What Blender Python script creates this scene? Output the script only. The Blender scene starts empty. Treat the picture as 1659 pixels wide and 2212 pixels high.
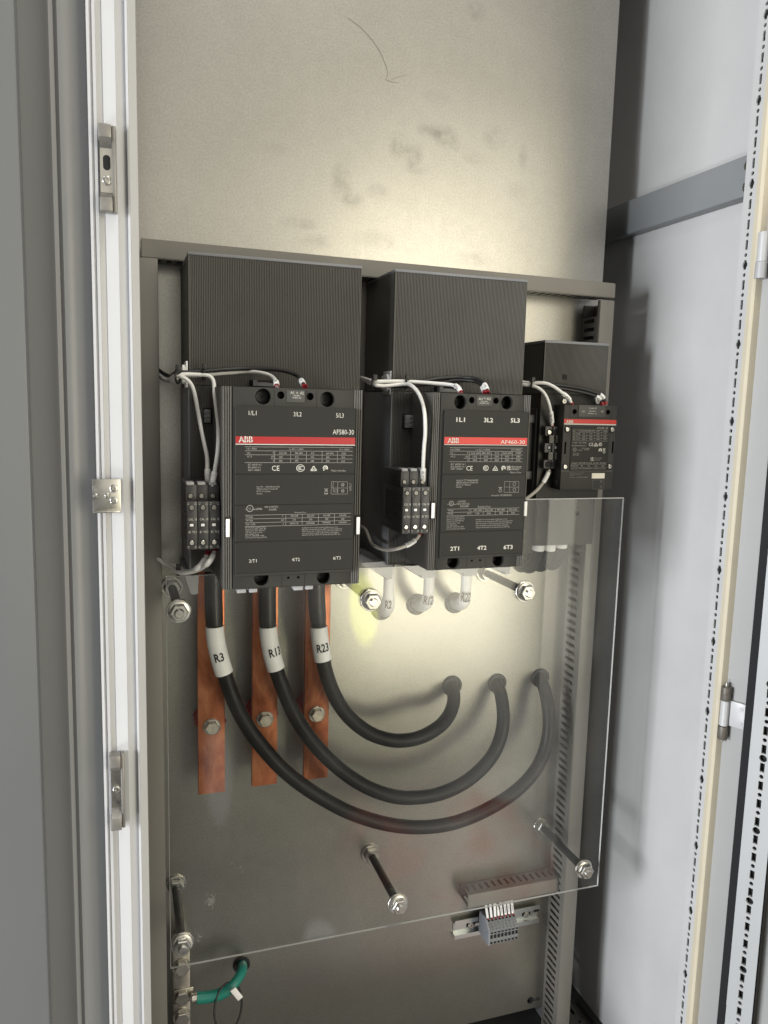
import bpy, bmesh, math, random
from mathutils import Vector, Matrix
random.seed(7)
S = bpy.context.scene
C = S.collection
PI = math.pi
# ------------------------------------------------------------------ camera
CAM = Vector((0.02506, -1.09937, 0.00519))
RT = Vector((0.949129, -0.313867, 0.025325)); UP = Vector((0.018357, 0.135442, 0.990615)); FW = Vector((0.314352, 0.939757, -0.134313))
FPX = 1700.08
cd = bpy.data.cameras.new('camera'); co = bpy.data.objects.new('camera', cd); C.objects.link(co)
co.matrix_world = Matrix(((RT.x, UP.x, -FW.x, CAM.x), (RT.y, UP.y, -FW.y, CAM.y), (RT.z, UP.z, -FW.z, CAM.z), (0, 0, 0, 1)))
cd.sensor_fit = 'HORIZONTAL'; cd.sensor_width = 36; cd.lens = FPX / 1659 * 36; cd.clip_start = .02; cd.clip_end = 60
S.camera = co

def ray(u, v): return FW + RT * ((u - 829.5) / FPX) - UP * ((v - 1106) / FPX)
def aty(u, v, y):                       # measured photo point -> world point on the plane y
    d = ray(u, v); return CAM + d * ((y - CAM.y) / d.y)
def atx(u, v, x):
    d = ray(u, v); return CAM + d * ((x - CAM.x) / d.x)
def atpl(u, v, p, n):
    d = ray(u, v); return CAM + d * ((p - CAM).dot(n) / d.dot(n))
# zoom windows of the photograph the measurements were read in
def Z1(x, y): return (331.8 + .3 * x, 517.6 + .3 * y)
def Z4(x, y): return (331.8 + .3 * x, 929 + .3 * y)
def Z5(x, y): return (763.1 + .28 * x, 915.7 + .28 * y)
def Z2(x, y): return (763.1 + .24 * x, 544.1 + .24 * y)
def Z3(x, y): return (1094.9 + .16 * x, 696.7 + .16 * y)
def ZP(x, y): return (1114.8 + .18 * x, 849.4 + .18 * y)
def ZA(x, y): return (504.3 + .168 * x, 915.7 + .168 * y)     # upper label of the largest contactor
def ZB(x, y): return (504.3 + .168 * x, 1075 + .168 * y)      # lower label
def Z6(x, y): return (371.6 + .12 * x, 1028.5 + .12 * y)

# ------------------------------------------------------------------ materials
def nodes(m):
    m.use_nodes = True; nt = m.node_tree; return nt, nt.nodes['Principled BSDF'], nt.links
def mat(name, col, rough=.5, metal=0., var=0., vscale=30., bump=0., bscale=300., coat=0., rvar=0., stretch=None, spec=None):
    m = bpy.data.materials.new(name); nt, b, L = nodes(m)
    b.inputs['Base Color'].default_value = (*col, 1); b.inputs['Roughness'].default_value = rough; b.inputs['Metallic'].default_value = metal
    if coat: b.inputs['Coat Weight'].default_value = coat; b.inputs['Coat Roughness'].default_value = .15
    if spec is not None: b.inputs['Specular IOR Level'].default_value = spec
    tc = nt.nodes.new('ShaderNodeNewGeometry')
    src = tc.outputs['Position']
    if stretch:
        mp = nt.nodes.new('ShaderNodeMapping'); mp.inputs['Scale'].default_value = stretch; L.new(src, mp.inputs['Vector']); src = mp.outputs['Vector']
    if var or rvar:
        n = nt.nodes.new('ShaderNodeTexNoise'); n.inputs['Scale'].default_value = vscale; n.inputs['Detail'].default_value = 5; n.inputs['Roughness'].default_value = .6
        L.new(src, n.inputs['Vector'])
        if var:
            r = nt.nodes.new('ShaderNodeMapRange'); r.inputs['From Min'].default_value = .25; r.inputs['From Max'].default_value = .75
            r.inputs['To Min'].default_value = 1 - var; r.inputs['To Max'].default_value = 1 + var; L.new(n.outputs['Fac'], r.inputs['Value'])
            h = nt.nodes.new('ShaderNodeHueSaturation'); h.inputs['Color'].default_value = (*col, 1); L.new(r.outputs['Result'], h.inputs['Value'])
            L.new(h.outputs['Color'], b.inputs['Base Color'])
        if rvar:
            r = nt.nodes.new('ShaderNodeMapRange'); r.inputs['From Min'].default_value = .25; r.inputs['From Max'].default_value = .75
            r.inputs['To Min'].default_value = rough - rvar; r.inputs['To Max'].default_value = rough + rvar; L.new(n.outputs['Fac'], r.inputs['Value'])
            L.new(r.outputs['Result'], b.inputs['Roughness'])
    if bump:
        n2 = nt.nodes.new('ShaderNodeTexNoise'); n2.inputs['Scale'].default_value = bscale; n2.inputs['Detail'].default_value = 3; L.new(src, n2.inputs['Vector'])
        bp = nt.nodes.new('ShaderNodeBump'); bp.inputs['Strength'].default_value = bump; bp.inputs['Distance'].default_value = .001
        L.new(n2.outputs['Fac'], bp.inputs['Height']); L.new(bp.outputs['Normal'], b.inputs['Normal'])
    return m
M = {}
M['paint'] = mat('light_grey_paint', (.475, .475, .472), .36, 0, .05, 9, .16, 700, rvar=.07)
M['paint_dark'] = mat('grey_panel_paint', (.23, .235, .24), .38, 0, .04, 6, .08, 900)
M['white_paint'] = mat('white_frame_paint', (.45, .45, .455), .34, 0, .03, 10, .05, 700)
M['cream'] = mat('cream_seal', (.50, .45, .345), .55, 0, .04, 30, .1, 500)
M['plastic'] = mat('dark_grey_plastic', (.030, .0296, .0262), .5, 0, .05, 40, .12, 1600, spec=.3)
M['plate'] = mat('label_plate_plastic', (.020, .0197, .0172), .55, 0, .04, 25, .08, 1500, spec=.25)
M['rib'] = mat('ribbed_grey_plastic', (.095, .091, .082), .5, 0, .06, 30, .08, 1500, spec=.3)
M['base'] = mat('base_grey_plastic', (.20, .205, .22), .42, 0, .05, 30, .1, 1200)
M['lightplastic'] = mat('light_grey_plastic', (.36, .36, .37), .45, 0, .05, 60, .08, 900)
M['black'] = mat('black_plastic', (.012, .012, .012), .45, 0, 0, 10, .08, 900)
M['hole'] = mat('black_recess', (.004, .004, .004), .8)  # shade inside holes and recesses painted near-black; also seams
M['rubber'] = mat('black_cable_rubber', (.008, .0077, .0073), .45, 0, .25, 25, .18, 500, rvar=.10, spec=.3)
M['shrink'] = mat('black_heat_shrink', (.017, .016, .015), .36, 0, .2, 60, .2, 250)
M['white'] = mat('white_sleeve', (.88, .87, .85), .45, 0, .05, 60, .15, 160)
M['wirewhite'] = mat('white_wire_jacket', (.78, .77, .74), .36, 0, .05, 60)
M['ink_white'] = mat('white_print', (.56, .545, .485), .6)
M['ink_grey'] = mat('grey_print', (.30, .29, .265), .6)
M['ink_black'] = mat('black_print', (.01, .01, .01), .6)
M['red'] = mat('red_band_print', (.33, .005, .009), .42)
M['redbright'] = mat('red_lacquer', (.42, .012, .02), .35)
M['ferrule'] = mat('red_ferrule', (.22, .006, .012), .4)
M['duct'] = mat('grey_duct_pvc', (.178, .166, .146), .42, 0, .04, 12, .06, 900)
M['steel'] = mat('zinc_steel', (.50, .485, .45), .30, 1, .10, 120, .03, 300, rvar=.06)
M['dullsteel'] = mat('dull_bracket_steel', (.25, .238, .22), .42, .6, .12, 60, .1, 400, rvar=.06)
M['rail'] = mat('din_rail_zinc', (.58, .60, .59), .28, 1, .06, 60, .05, 300)
M['tinned'] = mat('tinned_bar', (.46, .43, .38), .30, 1, .14, 40, .04, 120, rvar=.08)
M['foam'] = mat('black_foam_seal', (.006, .006, .007), .85, 0, .2, 300, .3, 700)
M['green'] = mat('green_cable_jacket', (.012, .20, .155), .38, 0, .08, 40, .12, 250)
M['terminal'] = mat('terminal_grey', (.20, .206, .215), .5, 0, .05, 50, .08, 900)
M['dark'] = mat('dark_interior', (.045, .045, .047), .6, 0, .2, 8, .1, 200)
M['copper'] = None; M['galv'] = None

def make_copper():
    m = bpy.data.materials.new('copper_bar'); nt, b, L = nodes(m)
    g = nt.nodes.new('ShaderNodeNewGeometry')
    m0 = nt.nodes.new('ShaderNodeMapping'); m0.inputs['Scale'].default_value = (34, 20, 13); L.new(g.outputs['Position'], m0.inputs['Vector'])
    n = nt.nodes.new('ShaderNodeTexNoise'); n.inputs['Scale'].default_value = 1; n.inputs['Detail'].default_value = 7; n.inputs['Distortion'].default_value = .7; n.inputs['Roughness'].default_value = .62
    L.new(m0.outputs['Vector'], n.inputs['Vector'])
    r = nt.nodes.new('ShaderNodeValToRGB'); e = r.color_ramp.elements
    e[0].position = .34; e[0].color = (.27, .070, .026, 1); e[1].position = .66; e[1].color = (.60, .235, .105, 1)
    k = r.color_ramp.elements.new(.5); k.color = (.45, .140, .055, 1)
    L.new(n.outputs['Fac'], r.inputs['Fac']); L.new(r.outputs['Color'], b.inputs['Base Color'])
    b.inputs['Metallic'].default_value = .68
    mp = nt.nodes.new('ShaderNodeMapping'); mp.inputs['Scale'].default_value = (260, 60, 6); L.new(g.outputs['Position'], mp.inputs['Vector'])
    n2 = nt.nodes.new('ShaderNodeTexNoise'); n2.inputs['Scale'].default_value = 1; n2.inputs['Detail'].default_value = 4; L.new(mp.outputs['Vector'], n2.inputs['Vector'])
    mr = nt.nodes.new('ShaderNodeMapRange'); mr.inputs['To Min'].default_value = .20; mr.inputs['To Max'].default_value = .46; L.new(n.outputs['Fac'], mr.inputs['Value']); L.new(mr.outputs['Result'], b.inputs['Roughness'])
    bp = nt.nodes.new('ShaderNodeBump'); bp.inputs['Strength'].default_value = .15; bp.inputs['Distance'].default_value = .0006
    L.new(n2.outputs['Fac'], bp.inputs['Height']); L.new(bp.outputs['Normal'], b.inputs['Normal'])
    return m
M['copper'] = make_copper()

SMUDGES = [(945, 450, 34, 46, .55), (992, 475, 30, 42, .55), (1040, 402, 40, 26, .55), (1088, 420, 40, 38, .6), (1120, 445, 22, 24, .45), (1240, 425, 40, 44, .4), (768, 560, 34, 66, .5), (805, 615, 36, 34, .5), (880, 590, 40, 28, .4), (640, 688, 66, 24, .45), (690, 745, 60, 24, .35),
           (570, 460, 50, 24, .25), (1330, 490, 16, 50, .45), (1060, 300, 50, 24, .25), (1185, 35, 34, 34, .45), (880, 740, 80, 30, .28), (1180, 800, 60, 24, .3), (1310, 590, 36, 30, .25), (1000, 520, 40, 22, .4), (1180, 490, 40, 22, .3)]
def make_galv():
    m = bpy.data.materials.new('galvanised_sheet'); nt, b, L = nodes(m)
    g = nt.nodes.new('ShaderNodeNewGeometry'); P = g.outputs['Position']
    def noise(s, d, dis=0):
        n = nt.nodes.new('ShaderNodeTexNoise'); n.inputs['Scale'].default_value = s; n.inputs['Detail'].default_value = d; n.inputs['Distortion'].default_value = dis
        L.new(P, n.inputs['Vector']); return n.outputs['Fac']
    def rng(v, a, c, lo=.3, hi=.7):
        r = nt.nodes.new('ShaderNodeMapRange'); r.inputs['From Min'].default_value = lo; r.inputs['From Max'].default_value = hi
        r.inputs['To Min'].default_value = a; r.inputs['To Max'].default_value = c; L.new(v, r.inputs['Value']); return r.outputs['Result']
    def mth(op, a, c):
        n = nt.nodes.new('ShaderNodeMath'); n.operation = op
        for i, x in enumerate((a, c)):
            if isinstance(x, (int, float)): n.inputs[i].default_value = x
            elif x is not None: L.new(x, n.inputs[i])
        return n.outputs[0]
    fine = rng(noise(380, 3), .90, 1.10); mid = rng(noise(60, 4), .975, 1.025); big = rng(noise(5, 3, .4), .94, 1.05)
    val = mth('MULTIPLY', mth('MULTIPLY', fine, mid), big)
    # hand and glove smudges: real marks on the sheet, each at its own place
    acc = None
    for (zx, zy, rx, ry, k) in SMUDGES:
        u = 199 + zx * .7; v = zy * .7
        c = aty(u, v, 0); ex = abs(aty(u + rx * .7, v, 0).x - c.x); ez = abs(aty(u, v + ry * .7, 0).z - c.z)
        mp = nt.nodes.new('ShaderNodeMapping'); mp.vector_type = 'POINT'
        mp.inputs['Scale'].default_value = (1 / ex, 1, 1 / ez); mp.inputs['Location'].default_value = (-c.x / ex, 0, -c.z / ez); L.new(P, mp.inputs['Vector'])
        ln = nt.nodes.new('ShaderNodeVectorMath'); ln.operation = 'LENGTH'; L.new(mp.outputs['Vector'], ln.inputs[0])
        f = rng(ln.outputs['Value'], k, 0, .45, 1.15)
        acc = f if acc is None else mth('ADD', acc, f)
    sm = mth('MULTIPLY', acc, rng(noise(60, 8, .3), .1, 1, .36, .62))
    val = mth('MULTIPLY', val, mth('SUBTRACT', 1, mth('MULTIPLY', sm, .40)))
    h = nt.nodes.new('ShaderNodeHueSaturation'); h.inputs['Color'].default_value = GALV_COL; L.new(val, h.inputs['Value'])
    L.new(h.outputs['Color'], b.inputs['Base Color'])
    b.inputs['Metallic'].default_value = GALV_METAL
    L.new(mth('ADD', rng(noise(90, 4), GALV_ROUGH - .012, GALV_ROUGH + .014), mth('MULTIPLY', sm, .05)), b.inputs['Roughness'])
    bp = nt.nodes.new('ShaderNodeBump'); bp.inputs['Strength'].default_value = .022; bp.inputs['Distance'].default_value = .001
    L.new(noise(260, 2), bp.inputs['Height']); L.new(bp.outputs['Normal'], b.inputs['Normal'])
    return m
GALV_COL = (.375, .362, .33, 1); GALV_METAL = .90; GALV_ROUGH = .31
M['galv'] = make_galv()

def make_acrylic():
    m = bpy.data.materials.new('clear_acrylic'); m.use_nodes = True; nt = m.node_tree; L = nt.links
    for n in list(nt.nodes): nt.nodes.remove(n)
    out = nt.nodes.new('ShaderNodeOutputMaterial'); g = nt.nodes.new('ShaderNodeNewGeometry')
    dt = nt.nodes.new('ShaderNodeVectorMath'); dt.operation = 'DOT_PRODUCT'; L.new(g.outputs['Normal'], dt.inputs[0]); L.new(g.outputs['Incoming'], dt.inputs[1])
    def mth(op, a, c=None):
        n = nt.nodes.new('ShaderNodeMath'); n.operation = op
        for i, x in enumerate((a, c)):
            if isinstance(x, (int, float)): n.inputs[i].default_value = x
            elif x is not None: L.new(x, n.inputs[i])
        return n.outputs[0]
    c = mth('ABSOLUTE', dt.outputs['Value']); p = mth('POWER', mth('SUBTRACT', 1, c), 5)
    fr = mth('ADD', .030, mth('MULTIPLY', p, .95))
    tr = nt.nodes.new('ShaderNodeBsdfTransparent'); tr.inputs['Color'].default_value = (.965, .97, .965, 1)
    gl = nt.nodes.new('ShaderNodeBsdfGlossy'); gl.inputs['Roughness'].default_value = .015; gl.inputs['Color'].default_value = (1, 1, 1, 1)
    df = nt.nodes.new('ShaderNodeBsdfDiffuse'); df.inputs['Color'].default_value = (.6, .6, .58, 1)
    n = nt.nodes.new('ShaderNodeTexNoise'); n.inputs['Scale'].default_value = 9; n.inputs['Detail'].default_value = 5; L.new(g.outputs['Position'], n.inputs['Vector'])
    mr = nt.nodes.new('ShaderNodeMapRange'); mr.inputs['From Min'].default_value = .4; mr.inputs['From Max'].default_value = .75; mr.inputs['To Min'].default_value = .001; mr.inputs['To Max'].default_value = .02
    L.new(n.outputs['Fac'], mr.inputs['Value'])
    mx = nt.nodes.new('ShaderNodeMixShader'); L.new(mr.outputs['Result'], mx.inputs[0]); L.new(tr.outputs[0], mx.inputs[1]); L.new(df.outputs[0], mx.inputs[2])
    m2 = nt.nodes.new('ShaderNodeMixShader'); L.new(fr, m2.inputs[0]); L.new(mx.outputs[0], m2.inputs[1]); L.new(gl.outputs[0], m2.inputs[2])
    L.new(m2.outputs[0], out.inputs['Surface'])
    return m
M['acrylic'] = make_acrylic()
M['acrylic_edge'] = mat('acrylic_cut_edge', (.62, .62, .59), .4)  # pale colour stands in for light gathered in the clear cut edge

# ------------------------------------------------------------------ mesh helpers
def B(): return bmesh.new()
def box(bm, x0, x1, y0, y1, z0, z1, bev=0, seg=2):
    x0, x1 = min(x0, x1), max(x0, x1); y0, y1 = min(y0, y1), max(y0, y1); z0, z1 = min(z0, z1), max(z0, z1)
    vs = [bm.verts.new((x, y, z)) for x in (x0, x1) for y in (y0, y1) for z in (z0, z1)]
    f = [bm.faces.new([vs[i] for i in q]) for q in ((0, 1, 3, 2), (4, 6, 7, 5), (0, 4, 5, 1), (2, 3, 7, 6), (0, 2, 6, 4), (1, 5, 7, 3))]
    if bev:
        es = set(e for q in f for e in q.edges)
        bmesh.ops.bevel(bm, geom=list(es), offset=bev, segments=seg, affect='EDGES', profile=.5)
    return bm
def prism(bm, pts, axis, a, b):          # polygon pts in the two other axes, extruded along axis from a to b
    def mk(p, t):
        return {'x': (t, p[0], p[1]), 'y': (p[0], t, p[1]), 'z': (p[0], p[1], t)}[axis]
    A = [bm.verts.new(mk(p, a)) for p in pts]; D = [bm.verts.new(mk(p, b)) for p in pts]
    n = len(pts)
    for i in range(n): bm.faces.new((A[i], A[(i + 1) % n], D[(i + 1) % n], D[i]))
    bm.faces.new(A[::-1]); bm.faces.new(D)
    return bm
def frame_axes(d):
    d = d.normalized(); a = Vector((0, 0, 1)) if abs(d.z) < .9 else Vector((0, 1, 0))
    s = d.cross(a).normalized(); return s, s.cross(d).normalized()
def cyl(bm, p, q, r, n=24, r2=None, caps=True, rot=0):
    p, q = Vector(p), Vector(q); s, t = frame_axes(q - p); r2 = r if r2 is None else r2
    A = [bm.verts.new(p + (s * math.cos(rot + 2 * PI * i / n) + t * math.sin(rot + 2 * PI * i / n)) * r) for i in range(n)]
    D = [bm.verts.new(q + (s * math.cos(rot + 2 * PI * i / n) + t * math.sin(rot + 2 * PI * i / n)) * r2) for i in range(n)]
    for i in range(n): bm.faces.new((A[i], A[(i + 1) % n], D[(i + 1) % n], D[i]))
    if caps: bm.faces.new(A[::-1]); bm.faces.new(D)
    return bm
def lathe(bm, p, d, prof, n=32):          # prof: list of (distance along d, radius)
    p, d = Vector(p), Vector(d).normalized(); s, t = frame_axes(d); rings = []
    for a, r in prof:
        rings.append([bm.verts.new(p + d * a + (s * math.cos(2 * PI * i / n) + t * math.sin(2 * PI * i / n)) * max(r, 1e-5)) for i in range(n)])
    for k in range(len(rings) - 1):
        for i in range(n): bm.faces.new((rings[k][i], rings[k][(i + 1) % n], rings[k + 1][(i + 1) % n], rings[k + 1][i]))
    bm.faces.new(rings[0][::-1]); bm.faces.new(rings[-1])
    return bm
def spline(pts, step):
    P = [Vector(p) for p in pts]; P = [P[0] * 2 - P[1]] + P + [P[-1] * 2 - P[-2]]; out = []
    for i in range(1, len(P) - 2):
        a, b_, c, d = P[i - 1:i + 3]; n = max(1, int((c - b_).length / step))
        for k in range(n):
            t = k / n
            out.append(.5 * ((2 * b_) + (c - a) * t + (2 * a - 5 * b_ + 4 * c - d) * t * t + (3 * b_ - a - 3 * c + d) * t ** 3))
    out.append(P[-2]); return out
def smooth_path(pts, it=2):
    for _ in range(it):
        pts = [pts[0]] + [(pts[i - 1] + pts[i] * 2 + pts[i + 1]) / 4 for i in range(1, len(pts) - 1)] + [pts[-1]]
    return pts
def sweep(bm, pts, r, n=16):              # r: number or list
    pts = [Vector(p) for p in pts]; N = len(pts); up = None; rings = []
    for i, p in enumerate(pts):
        d = (pts[min(i + 1, N - 1)] - pts[max(i - 1, 0)]).normalized()
        if up is None: up = frame_axes(d)[0]
        up = (up - d * up.dot(d)).normalized(); t = d.cross(up); rr = r[i] if isinstance(r, (list, tuple)) else r
        rings.append([bm.verts.new(p + (up * math.cos(2 * PI * k / n) + t * math.sin(2 * PI * k / n)) * rr) for k in range(n)])
    for a, b_ in zip(rings, rings[1:]):
        for k in range(n): bm.faces.new((a[k], a[(k + 1) % n], b_[(k + 1) % n], b_[k]))
    bm.faces.new(rings[0][::-1]); bm.faces.new(rings[-1])
    return bm
def ribs(bm, x0, x1, z0, z1, y, pitch, depth, capz=True):      # vertical ribbed face looking to -y, ridge tops at y
    n = max(1, round((x1 - x0) / pitch)); p = (x1 - x0) / n; pr = []
    for i in range(n):
        a = x0 + i * p
        pr += [(a + .04 * p, y + depth * .18), (a + .16 * p, y), (a + .62 * p, y), (a + .72 * p, y + depth * .25), (a + .76 * p, y + depth), (a + .98 * p, y + depth)]
    A = [bm.verts.new((q[0], q[1], z0)) for q in pr]; D = [bm.verts.new((q[0], q[1], z1)) for q in pr]
    for i in range(len(pr) - 1): bm.faces.new((A[i], A[i + 1], D[i + 1], D[i]))
    return bm
def perf(bm, O, A, Bv, N, cells, depth=.002):   # perforated sheet: cells (a0,a1,b0,b1,shapes); shapes are ('c',r) or ('r',hw,hh), N points out
    O, A, Bv, N = Vector(O), Vector(A), Vector(Bv), Vector(N)
    for (a0, a1, b0, b1, shapes) in cells:
        ca, cb = (a0 + a1) / 2, (b0 + b1) / 2
        def W(a, b_, d=0): return O + A * a + Bv * b_ - N * d
        if not shapes:
            bm.faces.new([bm.verts.new(W(*q)) for q in ((a0, b0), (a1, b0), (a1, b1), (a0, b1))]); continue
        ha, hb = (a1 - a0) / 2, (b1 - b0) / 2
        th = set(i * PI / 8 for i in range(16))
        rects = [(ha, hb)] + [(s[1], s[2]) for s in shapes if s[0] == 'r']
        for (w, h) in rects:
            k = math.atan2(h, w); th |= {k, PI - k, PI + k, 2 * PI - k}
        th = sorted(th)
        def rr(t, w, h): return min(w / max(abs(math.cos(t)), 1e-9), h / max(abs(math.sin(t)), 1e-9))
        o, i_, dd = [], [], []
        for t in th:
            R = rr(t, ha, hb); r = max(s[1] if s[0] == 'c' else rr(t, s[1], s[2]) for s in shapes)
            c_, s_ = math.cos(t), math.sin(t)
            o.append(bm.verts.new(W(ca + R * c_, cb + R * s_))); i_.append(bm.verts.new(W(ca + r * c_, cb + r * s_))); dd.append(bm.verts.new(W(ca + r * c_, cb + r * s_, depth)))
        for k in range(len(th)):
            j = (k + 1) % len(th)
            bm.faces.new((o[k], o[j], i_[j], i_[k])); bm.faces.new((i_[k], i_[j], dd[j], dd[k]))
    bmesh.ops.remove_doubles(bm, verts=bm.verts, dist=1e-6)
    return bm

# ------------------------------------------------------------------ objects
WPOS = {}
def obj(name, bm, m, parent=None, smooth=True, angle=35):
    if isinstance(bm, bmesh.types.BMesh):
        bmesh.ops.recalc_face_normals(bm, faces=bm.faces)
        me = bpy.data.meshes.new(name); bm.to_mesh(me); bm.free()
    else: me = bm; me.name = name
    xs = [v.co for v in me.vertices]
    lo = Vector([min(v[i] for v in xs) for i in range(3)]); hi = Vector([max(v[i] for v in xs) for i in range(3)]); c = (lo + hi) / 2
    for v in me.vertices: v.co -= c
    me.materials.clear()
    for q in (m if isinstance(m, (list, tuple)) else [m]): me.materials.append(q)
    o = bpy.data.objects.new(name, me); C.objects.link(o)
    if smooth:
        for p in me.polygons: p.use_smooth = True
        try: me.set_sharp_from_angle(angle=math.radians(angle))
        except Exception: pass
    WPOS[o] = c
    if parent is not None:
        o.parent = parent; o.location = c - WPOS[parent]
    else: o.location = c
    return o
def thing(name, label, cat, loc, group=None):
    o = bpy.data.objects.new(name, None); C.objects.link(o); o.location = Vector(loc); o.empty_display_size = .02
    WPOS[o] = Vector(loc); return tag(o, label, cat, group)
def tag(o, label, cat, group=None):
    o['label'] = label; o['category'] = cat
    if group: o['group'] = group
    return o
def dup(root, loc, label):
    def cp(o, par):
        n = o.copy(); C.objects.link(n)
        for k in ('label',):
            if par is not None and k in n: pass
        if par is not None: n.parent = par
        for ch in list(o.children): cp(ch, n)
        return n
    r = cp(root, None); r.location = Vector(loc); WPOS[r] = Vector(loc); r['label'] = label
    return r
def cut(target_bm, cutter_bm, name):
    me = bpy.data.meshes.new(name); bmesh.ops.recalc_face_normals(target_bm, faces=target_bm.faces); target_bm.to_mesh(me); target_bm.free()
    mc = bpy.data.meshes.new('cutter'); bmesh.ops.recalc_face_normals(cutter_bm, faces=cutter_bm.faces); cutter_bm.to_mesh(mc); cutter_bm.free()
    a = bpy.data.objects.new('tmp_target', me); b_ = bpy.data.objects.new('tmp_cutter', mc); C.objects.link(a); C.objects.link(b_)
    md = a.modifiers.new('cut', 'BOOLEAN'); md.operation = 'DIFFERENCE'; md.object = b_; md.solver = 'EXACT'; md.use_self = True
    dg = bpy.context.evaluated_depsgraph_get(); res = bpy.data.meshes.new_from_object(a.evaluated_get(dg))
    bpy.data.objects.remove(a); bpy.data.objects.remove(b_); bpy.data.meshes.remove(mc)
    return res

_tc = {}
def glyphs(s, bold=False):
    key = (s, bold)
    if key not in _tc:
        cu = bpy.data.curves.new('t', 'FONT'); cu.body = s; cu.size = 1; cu.resolution_u = 2
        if bold: cu.offset = .022
        o = bpy.data.objects.new('t', cu); C.objects.link(o)
        dg = bpy.context.evaluated_depsgraph_get(); me = bpy.data.meshes.new_from_object(o.evaluated_get(dg))
        vs = [(v.co.x, v.co.y) for v in me.vertices]; fs = [tuple(p.vertices) for p in me.polygons]
        bpy.data.objects.remove(o); bpy.data.curves.remove(cu); bpy.data.meshes.remove(me)
        x0 = min(v[0] for v in vs); x1 = max(v[0] for v in vs)
        _tc[key] = ([(x - x0, y) for x, y in vs], fs, x1 - x0)
    return _tc[key]
CAP = .70
def text(bm, s, p, ex, ez, h, w=None, align='l', bold=False):    # p baseline anchor; ex reading direction; ez up; h cap height
    vs, fs, W0 = glyphs(s, bold); k = h / CAP; kx = k if w is None else w / W0
    off = {'l': 0, 'c': -W0 * kx / 2, 'r': -W0 * kx}[align]
    V = [bm.verts.new(p + ex * (x * kx + off) + ez * (y * k)) for x, y in vs]
    for f in fs:
        try: bm.faces.new([V[i] for i in f])
        except ValueError: pass
    return bm
EX = Vector((1, 0, 0)); EZ = Vector((0, 0, 1))
def T(bm, s, uv0, wpx, hpx, y, align='l', bold=False, flip=False):   # printed on a plane y: baseline point, width and cap height as measured
    p = aty(*uv0, y); w = None
    if wpx: w = (aty(uv0[0] + wpx, uv0[1], y) - p).x
    h = abs((aty(uv0[0], uv0[1] - hpx, y) - p).z)
    text(bm, s, p, EX * (-1 if flip else 1), EZ * (-1 if flip else 1), h, w, align, bold)
def hline(bm, a, b_, y, t=.00018):
    p, q = aty(*a, y), aty(*b_, y); z = (p.z + q.z) / 2
    box(bm, p.x, q.x, y - .00004, y, z - t, z + t)
def vline(bm, a, b_, y, t=.00018):
    p, q = aty(*a, y), aty(*b_, y); x = (p.x + q.x) / 2
    box(bm, x - t, x + t, y - .00004, y, p.z, q.z)
def ring(bm, c, r, w, n=24, a0=0, a1=2 * PI, sx=1):
    pts = [(a0 + (a1 - a0) * i / n) for i in range(n + 1)]
    vo = [bm.verts.new(c + EX * (math.cos(t) * r * sx) + EZ * (math.sin(t) * r)) for t in pts]
    vi = [bm.verts.new(c + EX * (math.cos(t) * (r - w) * sx) + EZ * (math.sin(t) * (r - w))) for t in pts]
    for i in range(n): bm.faces.new((vo[i], vo[i + 1], vi[i + 1], vi[i]))
def poly_line(bm, pts, w):
    for p, q in zip(pts, pts[1:]):
        d = (q - p).normalized(); s = d.cross(Vector((0, 1, 0))) * (w / 2)
        bm.faces.new([bm.verts.new(v) for v in (p + s, q + s, q - s, p - s)])

def pathpts(uvs, ys):     # measured centre line; ys = [(index, y)...] interpolated
    out = []
    for i, (u, v) in enumerate(uvs):
        for (a, ya), (b_, yb) in zip(ys, ys[1:]):
            if a <= i <= b_: y = ya + (yb - ya) * ((i - a) / max(1, b_ - a)); break
        else: y = ys[-1][1]
        out.append(aty(u, v, y))
    return out
DOOR_ANG = 115; FRAME_W = .034
M['paint_door'] = mat('door_frame_paint', (.36, .37, .375), .38, 0, .03, 8, .1, 900)
M['paint_door2'] = mat('door_skin_paint', (.33, .33, .325), .38, 0, .03, 8, .1, 900)
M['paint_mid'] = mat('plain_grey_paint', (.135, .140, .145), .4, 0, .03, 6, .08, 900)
M['paint_dark2'] = mat('rail_grey_paint', (.19, .20, .205), .4, 0, .03, 8, .08, 900)
M['scratch'] = mat('scratch_line', (.27, .255, .225), .5, .7)
M['knuckle'] = mat('hinge_cast_metal', (.12, .108, .092), .5, .3, .2, 200, .3, 500)
M['coil'] = mat('coil_tag_plastic', (.050, .049, .045), .5)
M['lightplastic2'] = mat('latch_plastic', (.13, .13, .13), .5)
M['redlit'] = mat('lit_red_print', (.50, .022, .016), .42)  # lit copy of the red band, light put into its colour
M['ink_dim'] = mat('dim_print', (.22, .21, .19), .6)
M['sticker'] = mat('paper_sticker', (.72, .68, .58), .6)
M['aux'] = mat('contact_block_plastic', (.040, .040, .041), .42, 0, .06, 60, .1, 1200)
M['aux2'] = mat('contact_tab_plastic', (.11, .105, .095), .45)
M['wiregrey'] = mat('pale_wire_jacket', (.46, .43, .38), .4)
M['dullsteel2'] = mat('worn_bolt_steel', (.46, .42, .35), .40, .9, .3, 160, .2, 300)
M['lightterm'] = mat('end_plate_plastic', (.27, .285, .31), .5)
M['scuff'] = mat('acrylic_scuff', (.6, .6, .57), .6)
WORLD_STR = 1.7; EXPO = 0
WORLD_RAMP = [(0, (.34, .34, .33, 1)), (.20, (.52, .51, .48, 1)), (.36, (.40, .39, .36, 1)), (.52, (.42, .41, .38, 1)), (.61, (.74, .71, .62, 1)), (.70, (.44, .43, .39, 1)), (1, (.40, .40, .40, 1))]
DARK_DIR = (.08, -.86, -.47); DARK_R = (.20, .34, .03)
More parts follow.
